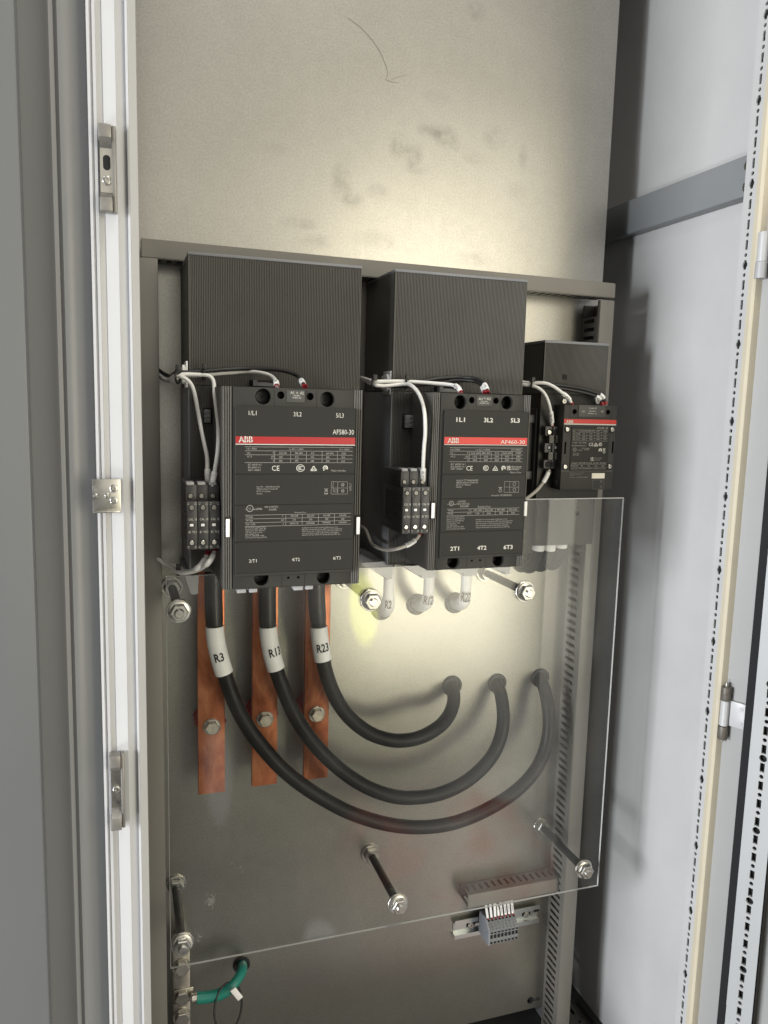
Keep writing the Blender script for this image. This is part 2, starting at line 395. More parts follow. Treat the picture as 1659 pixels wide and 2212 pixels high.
PATCHES = [((.285, -.925, -.255), (.018, .2, .046), (2.7, 3.0, .14), .25), ((.40, -.76, -.52), (.07, .3, .07), (.42, .07, .045), .9), ((.31, -.80, -.52), (.09, .3, .035), (.34, .065, .05), .9), ((.10, -.80, -.43), (.020, .2, .06), (.36, .38, .41), .15), ((.20, -.78, -.60), (.022, .2, .026), (.55, .57, .60), .3), ((.46, -.75, -.45), (.06, .3, .025), (.7, .66, .6), .8)]
LAMPS = [('daylight_opening', (-2.3, -1.05, .05), (.7, -.05, -.3), .75, .75, 106, (.94, .97, 1)),
         ('low_wall_fill', (-1.9, -1.35, -1.5), (.82, -.15, -1.0), .5, .5, 32, (.95, .975, 1)),  # added fill that brightens the lower right wall
         ('overhead_daylight', (-1.0, -.95, 1.75), (.8, -.1, -.1), .4, .4, 5, (.97, .985, 1)),
         ('tall_window', (1.42, -2.6, -.12), (.4, 0, -.1), 1.15, 2.9, 55, (1, .925, .72)),
         ('narrow_window', (2.13, -2.6, -.2), (.5, 0, 0), .14, 3.2, 4, (1, .93, .78)),
         ('overhead_fill', (.6, -.95, 2.0), (.4, -.1, -.3), .6, .6, 20, (1, .95, .85))]  # added diffuse fill, steep enough to stay out of the plate's reflections
# ================================================================== CABINET
XW, YB, YF = .82, .13, -.262            # right wall, back, front of the frame
ZT, ZB_ = 1.05, -1.10
def zone(u, v, x): return atx(u, v, x)
cab = thing('electrical_cabinet', 'tall light grey steel cabinet standing open around the whole mounting plate', 'cabinet', (.41, 0, ZB_))
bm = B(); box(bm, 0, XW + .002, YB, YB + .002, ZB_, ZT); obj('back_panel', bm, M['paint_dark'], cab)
bm = B(); box(bm, XW, XW + .002, -.24, YB, ZB_, ZT); obj('side_panel', bm, M['paint'], cab)
bm = B(); box(bm, -.004, -.002, -.20, YB, ZB_, ZT); obj('side_panel', bm, M['paint'], cab)
bm = B(); box(bm, 0, XW, -.24, YB, ZB_ - .004, ZB_); obj('floor_panel', bm, M['dark'], cab)
bm = B(); box(bm, 0, XW, -.24, YB, ZT, ZT + .002); obj('roof_panel', bm, M['paint_dark'], cab)
# cross rail on the right wall
bm = B(); box(bm, .80, XW, -.2365, YB, .2865, .3389, .0015)
cr = obj('cross_rail', bm, M['paint_dark2'] if 'paint_dark2' in M else M['paint'], cab)
for (u, v) in ((1617.6, 356.3), (1613.6, 402.2)):
    p = atx(u, v, .7975); bm = B(); lathe(bm, (.80, p.y, p.z), (-1, 0, 0), [(0, .0075), (.0035, .0073), (.0050, .005), (.0052, .0026), (.003, .0024), (.003, 0)], 20)
    obj('screw', bm, M['steel'], cr)
# perforated frame upright on the right
XS = .79
s0 = atx(1561, 1000, XS).y; s1 = atx(1585.5, 1000, XS).y; s2 = atx(1600.5, 1000, XS).y
pz = atx(1574, 971.6, XS)
bm = B(); cells = []
for k in range(-84, 64):
    zc = pz.z + k * .0125; hh_ = .0054 if k % 2 == 0 else .0071
    if k % 2 == 0: sh = [('c', .0025)]
    elif (k - 1) % 8 == 2: sh = [('r', .0061, .0021), ('c', .0042)]
    else: sh = [('r', .0061, .0021)]
    cells.append((zc - hh_, zc + hh_, s1 + .0, s0, sh))
perf(bm, (XS, 0, 0), (0, 0, 1), (0, 1, 0), (-1, 0, 0), [(a, b_, min(c, d), max(c, d), s) for a, b_, c, d, s in cells], .002)
zlo, zhi = pz.z - 84 * .0125 - .0054, pz.z + 63 * .0125 + .0071
for (a, b_) in ((ZB_, zlo), (zhi, ZT)): box(bm, XS, XS + .002, s1, s0, a, b_)
fp = obj('frame_upright', bm, M['paint'], cab)
bm = B(); box(bm, XS + .003, XW - .001, s1, s0 + .004, ZB_, ZT); obj('upright_dark_fill', bm, M['hole'], cab)  # black fill added so the punched holes look dark inside
bm = B(); box(bm, XS, XW, s0, s0 + .002, ZB_, ZT); obj('upright_return', bm, M['paint'], cab)
bm = B(); prism(bm, [(XS - .0005, s1 - .0002), (XS - .004, s1 - .003), (XS - .004, s2 + .003), (XS - .001, s2), (XS + .02, s2), (XS + .02, s1 - .0002)], 'z', ZB_, ZT); obj('seal_strip', bm, M['cream'], cab)
# left frame profile
PX = [(183.6, -.240), (184.2, -.262), (190.6, -.2625), (191.6, -.2606), (196, -.2606), (197, -.263), (203.4, -.263), (205.0, -.2614), (217.6, -.2602), (218.9, -.262), (246, -.264), (252, -.2625), (268, -.2605), (269.5, -.2665), (273.4, -.2668), (275, -.2648), (291.5, -.262), (292.8, -.258), (292.8, -.20)]
pts = []
for u, y in PX:
    p = aty(u, 0, -.262); pts.append((p.x, y))
pts = pts + [(pts[-1][0] - .004, -.20), (pts[-1][0] - .006, -.235)]
bm = B(); prism(bm, pts, 'z', ZB_, ZT); lf = obj('frame_profile', bm, M['white_paint'], cab, angle=20)
LFX = aty(292.8, 0, -.262).x
bm = B(); box(bm, pts[0][0], LFX - .006, -.2345, -.20, ZB_, ZT); obj('profile_core', bm, M['paint'], cab)
# striker brackets on the left frame
def striker(u0, v0, u1, v1, lab, tab):
    a = aty(u0, v0, -.268); c = aty(u1, v1, -.268); x0, x1, z1, z0 = a.x, c.x, a.z, c.z; W = x1 - x0; H = z1 - z0
    t = thing('lock_striker', lab, 'lock striker', ((x0 + x1) / 2, -.262, z0), 'lock strikers on the left frame')
    bm = B(); box(bm, x0 + W * .06, x1 - W * .12, -.2665, -.2645, z0 + H * .18, z1 - H * .18); sp = obj('striker_plate', bm, M['steel'], t)
    bm = B()
    box(bm, x1 - W * .24, x1, -.274, -.2642, z0, z1, .001)
    obj('spine', bm, M['dullsteel'], t)
    for (za, zb, s) in ((z1 - H * .16, z1, 1), (z0, z0 + H * .16, -1)):
        bm = B(); box(bm, x0, x1 - W * .24, -.278, -.2642, za, zb, .001)
        zi = za if s > 0 else zb
        prism(bm, [(-.2776, zi), (-.2660, zi), (-.2660, zi - s * H * .085), (-.270, zi - s * H * .07)], 'x', x0 + W * .05, x1 - W * .24)
        obj('arm', bm, M['dullsteel'], t)
    xc = x0 + W * .45; bm = B()
    zs = z0 + H * (.38 if tab else .5)
    lathe(bm, (xc, -.2665, zs), (0, -1, 0), [(0, W * .27), (.0015, W * .27), (.0022, W * .2), (.0022, W * .11), (.0008, W * .10), (.0008, 0)], 24); obj('screw', bm, M['steel'], t)
    if tab:
        bm = B(); n = 20; ps = []
        for i in range(n):
            an = 2 * PI * i / n; ps.append((xc + math.cos(an) * W * .22, z0 + H * .59 + math.sin(an) * W * .22 + (H * .045 if math.sin(an) > 0 else -H * .045)))
        prism(bm, ps, 'y', -.2668, -.2640); obj('slot', bm, M['hole'], t)
striker(211.9, 271, 253, 462, 'brown steel lock striker with an oval slot above its screw, high on the white frame', True)
striker(236.5, 1627, 271, 1782, 'taupe steel lock striker with one screw and no open slot, low on the white frame', False)
a = aty(198.9, 1034, -.268); c = aty(261.9, 1106, -.268); W = c.x - a.x; H = a.z - c.z
hp = thing('hinge_plate', 'square shiny steel plate with two screws halfway up the white left frame', 'hinge plate', ((a.x + c.x) / 2, -.262, c.z))
bm = B(); box(bm, a.x, c.x, -.2715, -.2700, c.z, a.z, .0006); prism(bm, [(-.2712, a.z - .0008), (-.262, a.z - .0008), (-.262, a.z - H * .06), (-.2705, a.z - H * .10)], 'x', a.x + .001, c.x - W * .1)
for fz, fx in ((.5, .12), (.5, .52)): lathe(bm, (a.x + W * fx, -.2715, c.z + H * fz), (0, -1, 0), [(0, W * .10), (.0012, W * .06), (.0014, 0)], 14)
obj('plate', bm, M['steel'], hp)
bm = B(); box(bm, a.x + W * .02, c.x - W * .05, -.2745, -.2716, c.z + H * .0, c.z + H * .07, .0006); obj('bent_lip', bm, M['steel'], hp)
for fz, kk in ((.72, 1), (.36, 0)):
    bm = B(); lathe(bm, (a.x + W * .76, -.2715, c.z + H * fz), (0, -1, 0), [(0, W * .15), (.0016, W * .15), (.0024, W * .10), (.0024, W * .055), (.001, W * .05), (.001, 0)], 20); obj('screw', bm, M['steel'], hp)
# floor edge at the lower right
bm = B(); box(bm, XW - .012, XW - .0005, -.24, .115, ZB_, ZB_ + .022); obj('floor_seal', bm, M['foam'], cab)
bm = B(); cells = []
for k in range(14):
    y0 = .115 - k * .025; cells.append((y0 - .025, y0, .742, .775, [('r', .0075, .003)] if k % 2 else [('c', .003)])); cells.append((y0 - .025, y0, .775, XW - .012, [('c', .0028)] if k % 3 else [('r', .007, .003)]))
perf(bm, (0, 0, ZB_ + .010), (0, 1, 0), (1, 0, 0), (0, 0, 1), cells, .002); obj('floor_rail', bm, M['steel'], cab)
bm = B(); box(bm, .735, .742, -.20, .11, ZB_ + .0, ZB_ + .012); obj('floor_rail_edge', bm, M['lightplastic'], cab)

# ------------------------------------------------------------------ right door
HP = Vector((XS + .012, s2 - .006, 0)); ang = math.radians(DOOR_ANG); DD = Vector((-math.cos(ang), -math.sin(ang), 0)); DN = Vector((-math.sin(ang), math.cos(ang), 0))   # along the open door; its inner face looks along DN
def dcoord(u, v): return (atpl(u, v, HP, DN) - HP).dot(DD)
d = {k: dcoord(u, 1500) for k, u in dict(a=1561, b=1615.5, c=1640.5).items()}
d['a'] = min(d['a'], -.002)
holes_d = dcoord(1592, 2212); skin_d = dcoord(1617, 2212)
print('DOOR', d, holes_d, skin_d, dcoord(1571, 2212), dcoord(1551, 2212))
door = thing('cabinet_door', 'light grey cabinet door swung open on the right with a black seal and punched frame', 'door', (HP.x, HP.y, ZB_), None)
def dbox(bm, d0, d1, n0, n1, z0, z1, bev=0):
    b2 = B(); box(b2, d0, d1, n0, n1, z0, z1, bev)
    Mx = Matrix(((DD.x, DN.x, 0, HP.x), (DD.y, DN.y, 0, HP.y), (0, 0, 1, 0), (0, 0, 0, 1)))
    bmesh.ops.transform(b2, matrix=Mx, verts=b2.verts); me = bpy.data.meshes.new('x'); b2.to_mesh(me); b2.free(); bm.from_mesh(me); bpy.data.meshes.remove(me)
bm = B(); dbox(bm, d['a'] - .012, d['c'] + .42, -.004, 0, ZB_, ZT, .001); obj('door_skin', bm, M['paint_door2'], door)
bm = B(); dbox(bm, d['b'], d['c'], .0002, .006, ZB_ + .02, ZT - .02, .0015); obj('foam_seal', bm, M['foam'], door)
fw_ = max(.02, (skin_d - holes_d) * 2)
bm = B(); cells = []
zc0 = atpl(1640, 1636, HP + DN * .02, DN).z        # one of the large holes
f0 = d['c'] + .002; f1 = f0 + FRAME_W
for k in range(-52, 56):
    zc = zc0 + k * .0125
    q = k % 8
    sh = [('c', .0049)] if q == 0 else ([('r', .0060, .0030)] if k % 2 else [('c', .0027)])
    hh_ = .0071 if k % 2 else .0054
    cells.append((zc - hh_, zc + hh_, f0, f1, sh))
perf(bm, HP + DN * .020, (0, 0, 1), DD, DN, cells, .0035)
dbox(bm, f0 - .0005, f0 + .0012, .0002, .0198, ZB_ + .3, zc0 + .65); obj('punched_frame', bm, M['paint_door'] if 'paint_door' in M else M['paint'], door)
bm = B(); dbox(bm, f0 + .003, f1 - .001, .0005, .0120, zc0 - 52 * .0125, zc0 + 55 * .0125); obj('frame_dark_fill', bm, M['hole'], door)  # black fill behind the door frame holes, standing in for their shade
# door hinge
h0 = atpl(1604, 1492, HP + DN * .012, DN).z; h1 = atpl(1600, 1604, HP + DN * .012, DN).z
hz = [atpl(1570, y, HP + DN * .01, DN).z for y in (1485, 1515, 1570, 1600)]
hg = thing('door_hinge', 'brown and white hinge with a pin joining the right door to the frame', 'hinge', (HP.x, HP.y, hz[3]))
hd = (dcoord(1562, 1500) + dcoord(1584, 1500)) / 2; hr = abs(dcoord(1584, 1500) - dcoord(1562, 1500)) * .48
hc = HP + DD * hd + DN * (hr + .001)
for (a, b_) in ((hz[0], hz[1]), (hz[2] - .001, hz[3])):
    bm = B(); lathe(bm, (hc.x, hc.y, b_), (0, 0, 1), [(0, hr * .94), (.0008, hr), (a - b_ - .0008, hr), (a - b_, hr * .94)], 28); kn = obj('knuckle', bm, M['knuckle'], hg)
bm = B(); lathe(bm, (hc.x, hc.y, hz[2]), (0, 0, 1), [(0, hr * .86), (hz[1] - hz[2], hr * .86)], 28); dbox(bm, hd + hr * .3, dcoord(1612, 1540), .0005, .004, hz[2], hz[1], .0006)
lf_ = obj('hinge_leaf', bm, M['white_paint'], hg)
for zz in (.22, .78):
    p = HP + DD * (dcoord(1604, 1540)) + DN * .004; bm = B(); lathe(bm, (p.x, p.y, hz[2] + (hz[1] - hz[2]) * zz), DN, [(0, .0026), (.0007, .0020), (.0008, 0)], 14); obj('rivet', bm, M['white_paint'], lf_)
bm = B(); cyl(bm, (hc.x, hc.y, hz[3] - .004), (hc.x, hc.y, hz[0] + .006), hr * .3, 16); obj('pin', bm, M['steel'], hg)
# a second hinge just enters at the right edge, high up
hz2 = [atpl(1655, y, HP + DN * .01, DN).z for y in (500, 600)]
hg2 = thing('door_hinge', 'pale hinge cropped by the right picture edge, above the brown and white one', 'hinge', (HP.x, HP.y, hz2[1]))
hd2 = dcoord(1652, 550)
p = HP + DD * (hd2) + DN * .008
bm = B(); lathe(bm, (p.x, p.y, hz2[1]), (0, 0, 1), [(0, .007), (.02, .007)], 24); obj('knuckle', bm, M['lightplastic'], hg2)
bm = B(); lathe(bm, (p.x, p.y, hz2[1] + .0205), (0, 0, 1), [(0, .0062), (hz2[0] - hz2[1] - .0205, .0062)], 24); dbox(bm, hd2 + .003, hd2 + .03, .0005, .004, hz2[1] + .02, hz2[0]); obj('hinge_leaf', bm, M['white_paint'], hg2)

# ------------------------------------------------------------------ neighbour on the left
yl = -.247
def nx(u, y=yl): return aty(u, 0, y).x
prof = [(nx(-60), -.238), (nx(40), -.240), (nx(84), -.2435), (nx(96), -.2475), (nx(103), -.2490), (nx(109), -.2470), (nx(113), -.2465), (nx(117), -.2490), (nx(122), -.2505), (nx(127), -.2480), (nx(134), -.2455), (nx(150), -.2450), (nx(183.4), -.2448)]
prof2 = [(x, y + .002) for x, y in prof][::-1]
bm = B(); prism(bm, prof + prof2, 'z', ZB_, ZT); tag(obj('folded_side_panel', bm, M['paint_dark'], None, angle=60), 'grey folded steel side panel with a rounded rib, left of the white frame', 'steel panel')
xe = aty(30.5, 0, -.277).x
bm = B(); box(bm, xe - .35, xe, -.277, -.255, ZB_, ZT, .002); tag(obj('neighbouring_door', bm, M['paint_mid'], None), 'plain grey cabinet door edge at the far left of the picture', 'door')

# ================================================================== MOUNTING PLATE
px0, px1 = .047, aty(1303, 588, 0).x
zb = aty(1190, 2168, 0).z
bm = B(); box(bm, px0, px1, 0, .003, zb, .95)
kh = aty(*(829.5 + .32 * 990, 1692 + .32 * 1465), 0); ct = B(); cyl(ct, (kh.x, -.01, kh.z), (kh.x, .02, kh.z), .0068, 28)
k2 = aty(829.5 + .32 * 1050, 1692 + .32 * 1452, 0); box(ct, kh.x, k2.x, -.012, .024, k2.z - .0032, k2.z + .0032)
me = cut(bm, ct, 'mounting_plate')
mp_ = obj('mounting_plate', me, M['galv'], None, smooth=False)
tag(mp_, 'smudged galvanised steel back plate that carries all the equipment', 'mounting plate')
# hair-thin curved scratch on the plate
sc = thing('scratch_mark', 'thin dark curved scratch high on the galvanised plate', 'scratch', aty(830, 170, 0)) if False else None
bm = B(); cv = spline([aty(199 + .7 * x, .7 * y, -.0004) for x, y in ((790, 55), (835, 90), (880, 145), (908, 205), (912, 235), (905, 246))], .003)
poly_line(bm, cv, .0008); poly_line(bm, [aty(199 + .7 * x, .7 * y, -.0004) for x, y in ((905, 246), (925, 252), (945, 256))], .0007); poly_line(bm, [aty(199 + .7 * x, .7 * y, -.0004) for x, y in ((925, 245), (948, 236), (972, 230))], .0005)
s_ = obj('scratch', bm, M['scratch'], mp_, smooth=False)

# ================================================================== WIRING DUCTS
def duct_cells(n, pitch, b0, b1, slot, start): return [(start + k * pitch, start + (k + 1) * pitch, b0, b1, [('r', slot / 2, (b1 - b0) * .33)]) for k in range(n)]
# top duct: cover, slotted underside
yd = -.052
pl, pr = aty(303.5, 513.5, yd), aty(1331, 612, yd); ql, qr = aty(303.5, 555.5, yd), aty(1331, 644.5, yd)
dt = thing('wiring_duct', 'long horizontal grey wiring duct with its cover on, above the contactors', 'wiring duct', ((pl.x + pr.x) / 2, 0, ql.z), 'grey wiring ducts framing the plate')
bm = B(); x0, x1 = pl.x, pr.x
V = [(x0, yd, pl.z), (x1, yd, pr.z), (x1, yd, qr.z), (x0, yd, ql.z)]
def slab(bm, V, y0, y1, bev=.0012):
    a = [bm.verts.new((v[0], y0, v[2])) for v in V]; b_ = [bm.verts.new((v[0], y1, v[2])) for v in V]
    fs = [bm.faces.new(a), bm.faces.new(b_[::-1])]
    for i in range(4): fs.append(bm.faces.new((a[i], b_[i], b_[(i + 1) % 4], a[(i + 1) % 4])))
    if bev: bmesh.ops.bevel(bm, geom=list(set(e for f in fs for e in f.edges)), offset=bev, segments=2, affect='EDGES')
slab(bm, V, yd, yd + .008); obj('cover', bm, M['duct'], dt)
bm = B(); zu = ql.z + .0022; n = int((x1 - x0) / .0125)
perf(bm, (0, 0, 0), (1, 0, 0), (0, 1, 0), (0, 0, -1), [(a, b_, -.040, -.004, s) for a, b_, c_, d_, s in duct_cells(n, .0125, -.040, -.004, .006, x0 + .004)], .0015)
for v in bm.verts: v.co.z += zu + (qr.z - ql.z) * ((v.co.x - x0) / (x1 - x0))
box(bm, x0 + .001, x1 - .001, -.003, -.0005, min(qr.z, ql.z) + .008, max(pl.z, pr.z) - .004)
slab(bm, [(x0 + .002, 0, pl.z - .002), (x1 - .002, 0, pr.z - .002), (x1 - .002, 0, pr.z - .0035), (x0 + .002, 0, pl.z - .0035)], -.043, -.004, 0)
obj('channel', bm, M['duct'], dt)
# left upright duct (only its cover and edge show)
e0 = aty(340.8, 557, yd).x; zt_ = aty(330, 557.5, yd).z
dl = thing('wiring_duct', 'left upright grey wiring duct standing behind the white frame', 'wiring duct', (e0 - .016, 0, ZB_ + .04), 'grey wiring ducts framing the plate')
bm = B(); box(bm, e0 - .032, e0, yd, yd + .008, ZB_ + .045, zt_, .0012); obj('cover', bm, M['duct'], dl)
bm = B(); box(bm, e0 - .031, e0 - .029, yd + .0085, -.0005, ZB_ + .046, zt_ - .003)
for k in range(int((zt_ - ZB_ - .06) / .0125)): box(bm, e0 - .003, e0 - .001, yd + .0085, -.014, ZB_ + .05 + k * .0125, ZB_ + .05 + k * .0125 + .007)
box(bm, e0 - .003, e0 - .001, -.0138, -.0005, ZB_ + .046, zt_ - .003); obj('channel', bm, M['duct'], dl)
# right upright duct with the slotted side facing the viewer
r0 = aty(1298, 648, yd).x; r1 = aty(1328.4, 647, yd).x; zt2 = aty(1310, 648, yd).z
dr = thing('wiring_duct', 'right upright grey wiring duct with its slotted side showing', 'wiring duct', ((r0 + r1) / 2, 0, ZB_ + .04), 'grey wiring ducts framing the plate')
bm = B(); box(bm, r0, r1, yd, yd + .008, ZB_ + .02, zt2, .0012); obj('cover', bm, M['duct'], dr)
bm = B(); n = int((zt2 - ZB_ - .035) / .0125)
perf(bm, (r0 + .0012, 0, 0), (0, 0, 1), (0, 1, 0), (-1, 0, 0), [(a, b_, -.0435, -.0005, [('r', .0028, .0145)]) for a, b_, c_, d_, s in duct_cells(n, .0125, 0, 1, .005, ZB_ + .022)], .0016)
box(bm, r1 - .003, r1 - .0012, yd + .0085, -.0005, ZB_ + .022, zt2 - .003); box(bm, r0 + .004, r1 - .0035, -.002, -.0005, ZB_ + .022, zt2 - .003)
obj('channel', bm, M['duct'], dr)
# short open duct over the terminals
c1, c2, c3, c4 = (1011.9, 1934.3), (1010.3, 1963.4), (1216.6, 1901.7), (989.5, 1911.3)
back = aty(*c4, -.001)
lo, hi = -.12, -.001
for _ in range(40):
    y = (lo + hi) / 2; q = aty(*c1, y)
    if q.z > back.z: lo = y
    else: hi = y
yf2 = y; A_ = aty(*c1, yf2); B_ = aty(*c2, yf2); xr_ = min(aty(*c3, yf2).x, r0 - .0005)
print('short duct', back, A_, B_, xr_)
ds = thing('wiring_duct', 'short open-ended grey wiring duct with a slotted top near the bottom', 'wiring duct', ((A_.x + xr_) / 2, 0, B_.z), 'grey wiring ducts framing the plate')
bm = B(); zt3 = A_.z; zb3 = B_.z
box(bm, A_.x, xr_, yf2, yf2 + .002, zb3, zt3, .0007); box(bm, A_.x, xr_, yf2 + .0022, yf2 + .007, zb3 + .0002, zb3 + .0022); box(bm, A_.x, xr_, yf2 + .0022, yf2 + .006, zt3 - .0018, zt3 - .0002); obj('cover', bm, M['duct'], ds)
bm = B(); n = 14; p_ = (xr_ - A_.x) / n
perf(bm, (0, 0, zt3), (1, 0, 0), (0, 1, 0), (0, 0, 1), [(A_.x + k * p_, A_.x + (k + 1) * p_, yf2 + .0065, -.001, [('r', p_ * .2, (abs(yf2) - .008) * .36)]) for k in range(n)], .0016)
perf(bm, (0, 0, zb3 + .003), (1, 0, 0), (0, 1, 0), (0, 0, -1), [(A_.x + k * p_, A_.x + (k + 1) * p_, yf2 + .0065, -.001, [('r', p_ * .2, (abs(yf2) - .008) * .36)]) for k in range(n)], .0016)
box(bm, A_.x, xr_, -.0028, -.0008, zb3 + .0032, zt3 - .0018); obj('channel', bm, M['duct'], ds)

# ================================================================== CONTACTORS
def screw_head(bm, c, r, d=(0, -1, 0)):
    lathe(bm, c, d, [(0, r), (r * .35, r), (r * .5, r * .82), (r * .5, r * .38), (r * .2, r * .34), (r * .2, 0)], 20)
def big_contactor(name, label, P, big, texts, group):
    xl, xr, yb, zt, zm = P['xl'], P['xr'], P['yb'], P['zt'], P['zm']; fl, fr, ft, fb, yf = P['fl'], P['fr'], P['ft'], P['fb'], P['yf']
    t = thing(name, label, 'contactor', ((xl + xr) / 2, 0, P['zbase']), group)
    zb_ = P['zbase']
    # upper terminal shroud
    bm = B(); dp = .0012
    box(bm, xl, xr, -.004, yb + dp + .0006, zm, zt - .0035); ribs(bm, xl + .0012, xr - .0012, zm + .0003, zt - .0036, yb, P['pitch'], dp)
    box(bm, xl, xl + .0012, yb, yb + .004, zm, zt - .0036); box(bm, xr - .0012, xr, yb, yb + .004, zm, zt - .0036)
    obj('terminal_shroud', bm, M['rib'], t)
    bm = B(); box(bm, xl - .0006, xr + .0006, -.003, yb - .0006, zt - .0034, zt, .0007); obj('shroud_top', bm, M['base'], t)
    # base block with ribbed flanks
    bm = B(); box(bm, xl + .0004, xr - .0004, -.004, yb + dp + .0012, zb_, zm - .0006); ribs(bm, xl + .0018, xr - .0018, zb_ + .0004, zm - .001, yb + .0006, P['pitch'], dp)
    box(bm, xl + .0004, xl + .0016, yb + .0006, yb + .004, zb_, zm - .001)
    obj('base_block', bm, M['rib'], t)
    bm = B(); box(bm, xl - .0012, xl + .0001, -.002, yb - .0004, zb_ + .0005, zm - .0015, .0005); obj('side_rail', bm, M['base'], t)
    # front block, cut for the terminal holes
    mg = P['margin']
    bm = B(); box(bm, fl + mg, fr - mg, yf, yb + .0008, fb, ft, .0008); ct = B()
    for (u, v, r) in P['holes']:
        c = aty(u, v, yf); cyl(ct, (c.x, yf - .01, c.z), (c.x, yf + .022, c.z), r, 32)
    for (u, v) in P['pips']:
        c = aty(u, v, yf); box(ct, c.x - .0014, c.x + .0014, yf - .01, yf + .006, c.z - .0012, c.z + .0012)
    fbk = obj('front_block', cut(bm, ct, 'front_block'), M['plastic'], t)
    for (u, v, r) in P['holes']:
        c = aty(u, v, yf); bm = B(); lathe(bm, (c.x, yf + .0216, c.z), (0, -1, 0), [(0, r * .995), (.0012, r * .995), (.0012, r * .62), (.004, r * .62), (.004, r * .3), (.0022, r * .3), (.0022, 0)], 24); obj('terminal_screw', bm, M['black'], t)
    for (a, b_) in ((fl, fl + mg - .0003), (fr - mg + .0003, fr)):
        bm = B(); box(bm, a, b_, yf + .0016, yb + .0009, fb, ft); ribs(bm, a, b_, fb + .0003, ft - .0003, yf, P['pitch'] * 1.15, .0016)
        for zz in (fb, ft - .0003): box(bm, a, b_, yf + .0002, yf + .0016, zz, zz + .0003)
        obj('ribbed_flank', bm, M['rib'], t)
    for (a, b_) in P['seams']: bm = B(); vline(bm, a, b_, yf - .00002, .0003); obj('panel_seam', bm, M['hole'], fbk, smooth=False)
    # label plate in sections
    yp = yf - P['raise']
    L = P['plate']; TL, TR, BR, BL = [aty(u, v, yp) for u, v in L]
    xa, xb = (TL.x + BL.x) / 2, (TR.x + BR.x) / 2; za, zb2 = (TL.z + TR.z) / 2, (BL.z + BR.z) / 2
    zs = [za] + [(aty(*s, yp).z) for s in P['splits']] + [zb2]
    bm = B()
    for i in range(len(zs) - 1): box(bm, xa, xb, yp, yf - .0001, zs[i + 1] + (.0003 if i < len(zs) - 2 else 0), zs[i] - (.0003 if i else 0), .0004, 1)
    box(bm, xa + .001, xb - .001, yp + .0009, yf - .0001, zb2 + .0005, za - .0005)
    pl_ = obj('label_plate', bm, M['plate'], t)
    bm = B(); box(bm, xa, xb, yp + .0008, yf - .0001, zb2 - .0032, zb2 - .0001, .0005); obj('plate_ledge', bm, M['plastic'], t)
    ra, rb = aty(*P['red'][0], yp).z, aty(*P['red'][1], yp).z; wl = aty(*P['red'][2], yp).z
    bm = B(); box(bm, xa + .0005, xb - .0004, yp - .0003, yp + .0001, rb, ra); obj('red_band', bm, M['red'], pl_)
    bm = B(); box(bm, xa + .0005, xb - .0004, yp - .0003, yp + .0001, wl, rb - .0003); obj('white_line', bm, M['ink_white'], pl_)
    texts(pl_, yp, xa, xb, t)
    # position flags
    for (u0, v0, u1, v1) in P['flags']:
        a, c = aty(u0, v0, yf), aty(u1, v1, yf)
        bm = B(); box(bm, a.x, c.x, yf - .0006, yf + .0012, c.z, a.z); fo = obj('flag_window', bm, M['hole'], t)
        w = c.x - a.x; bm = B(); box(bm, a.x + w * .22, c.x - w * .03, yf - .0022, yf - .0007, c.z + (a.z - c.z) * .04, a.z - (a.z - c.z) * .08, .0007); obj('position_flag', bm, M['white'], t)
    # coil tag
    a, c = aty(*P['coil'][0], yf), aty(*P['coil'][1], yf)
    bm = B(); box(bm, a.x, c.x, yf - .0012, yf + .0004, c.z, a.z, .0003); ctg = obj('coil_tag', bm, M['coil'], t)
    bm = B()
    for s, u, v, w, h in P['coiltext']: T(bm, s, (u, v), w, h, yf - .0014)
    obj('coil_print', bm, M['ink_white'], ctg, smooth=False)
    # latch over the front block
    a, c = aty(*P['latch'][0], yb - .012), aty(*P['latch'][1], yb - .012)
    bm = B(); box(bm, a.x, c.x, yb - .004, yb + .001, c.z, a.z); obj('latch_recess', bm, M['hole'], t)
    bm = B(); w = c.x - a.x; h = a.z - c.z
    prism(bm, [(a.x + w * .08, c.z), (c.x, c.z), (c.x - w * .05, c.z + h * .45), (a.x + w * .62, c.z + h * .62), (a.x + w * .25, c.z + h * .62), (a.x + w * .25, c.z + h * .95), (a.x + w * .08, c.z + h * .95)], 'y', yb - .014, yb - .0045); obj('latch', bm, M['lightplastic2'], t)
    # small signal connector
    a, c = aty(*P['conn'][0], yb - .006), aty(*P['conn'][1], yb - .006)
    bm = B(); box(bm, a.x - .001, c.x + .002, yb - .0008, yb + .0012, c.z - .0012, a.z + .0012); cn = obj('signal_connector', bm, M['hole'], t)
    bm = B(); box(bm, a.x, c.x, yb - .008, yb - .001, c.z, a.z, .0005)
    for k in range(3): box(bm, a.x - .0012, a.x + .001, yb - .0105, yb - .0082, c.z + (a.z - c.z) * (k + .15) / 3, c.z + (a.z - c.z) * (k + .85) / 3)
    obj('connector_body', bm, M['terminal'], cn)
    for k in range(3):
        cx_ = a.x + (c.x - a.x) * .62; cz = c.z + (a.z - c.z) * (k + .5) / 3; bm = B(); lathe(bm, (cx_, yb - .008, cz), (0, -1, 0), [(0, .0021), (.0004, .0021), (.0006, .0017), (.0006, 0)], 14); box(bm, cx_ - .0016, cx_ + .0016, yb - .0089, yb - .0085, cz - .0003, cz + .0003); obj('connector_screw', bm, M['dullsteel'], cn)
    # feet and clips underneath
    for (pts_, yy0, yy1) in P['feet']:
        ps = [aty(u, v, yy0) for u, v in pts_]; bm = B(); prism(bm, [(q.x, q.z) for q in ps], 'y', yy0, yy1); obj('mounting_foot', bm, M['lightplastic'], t)
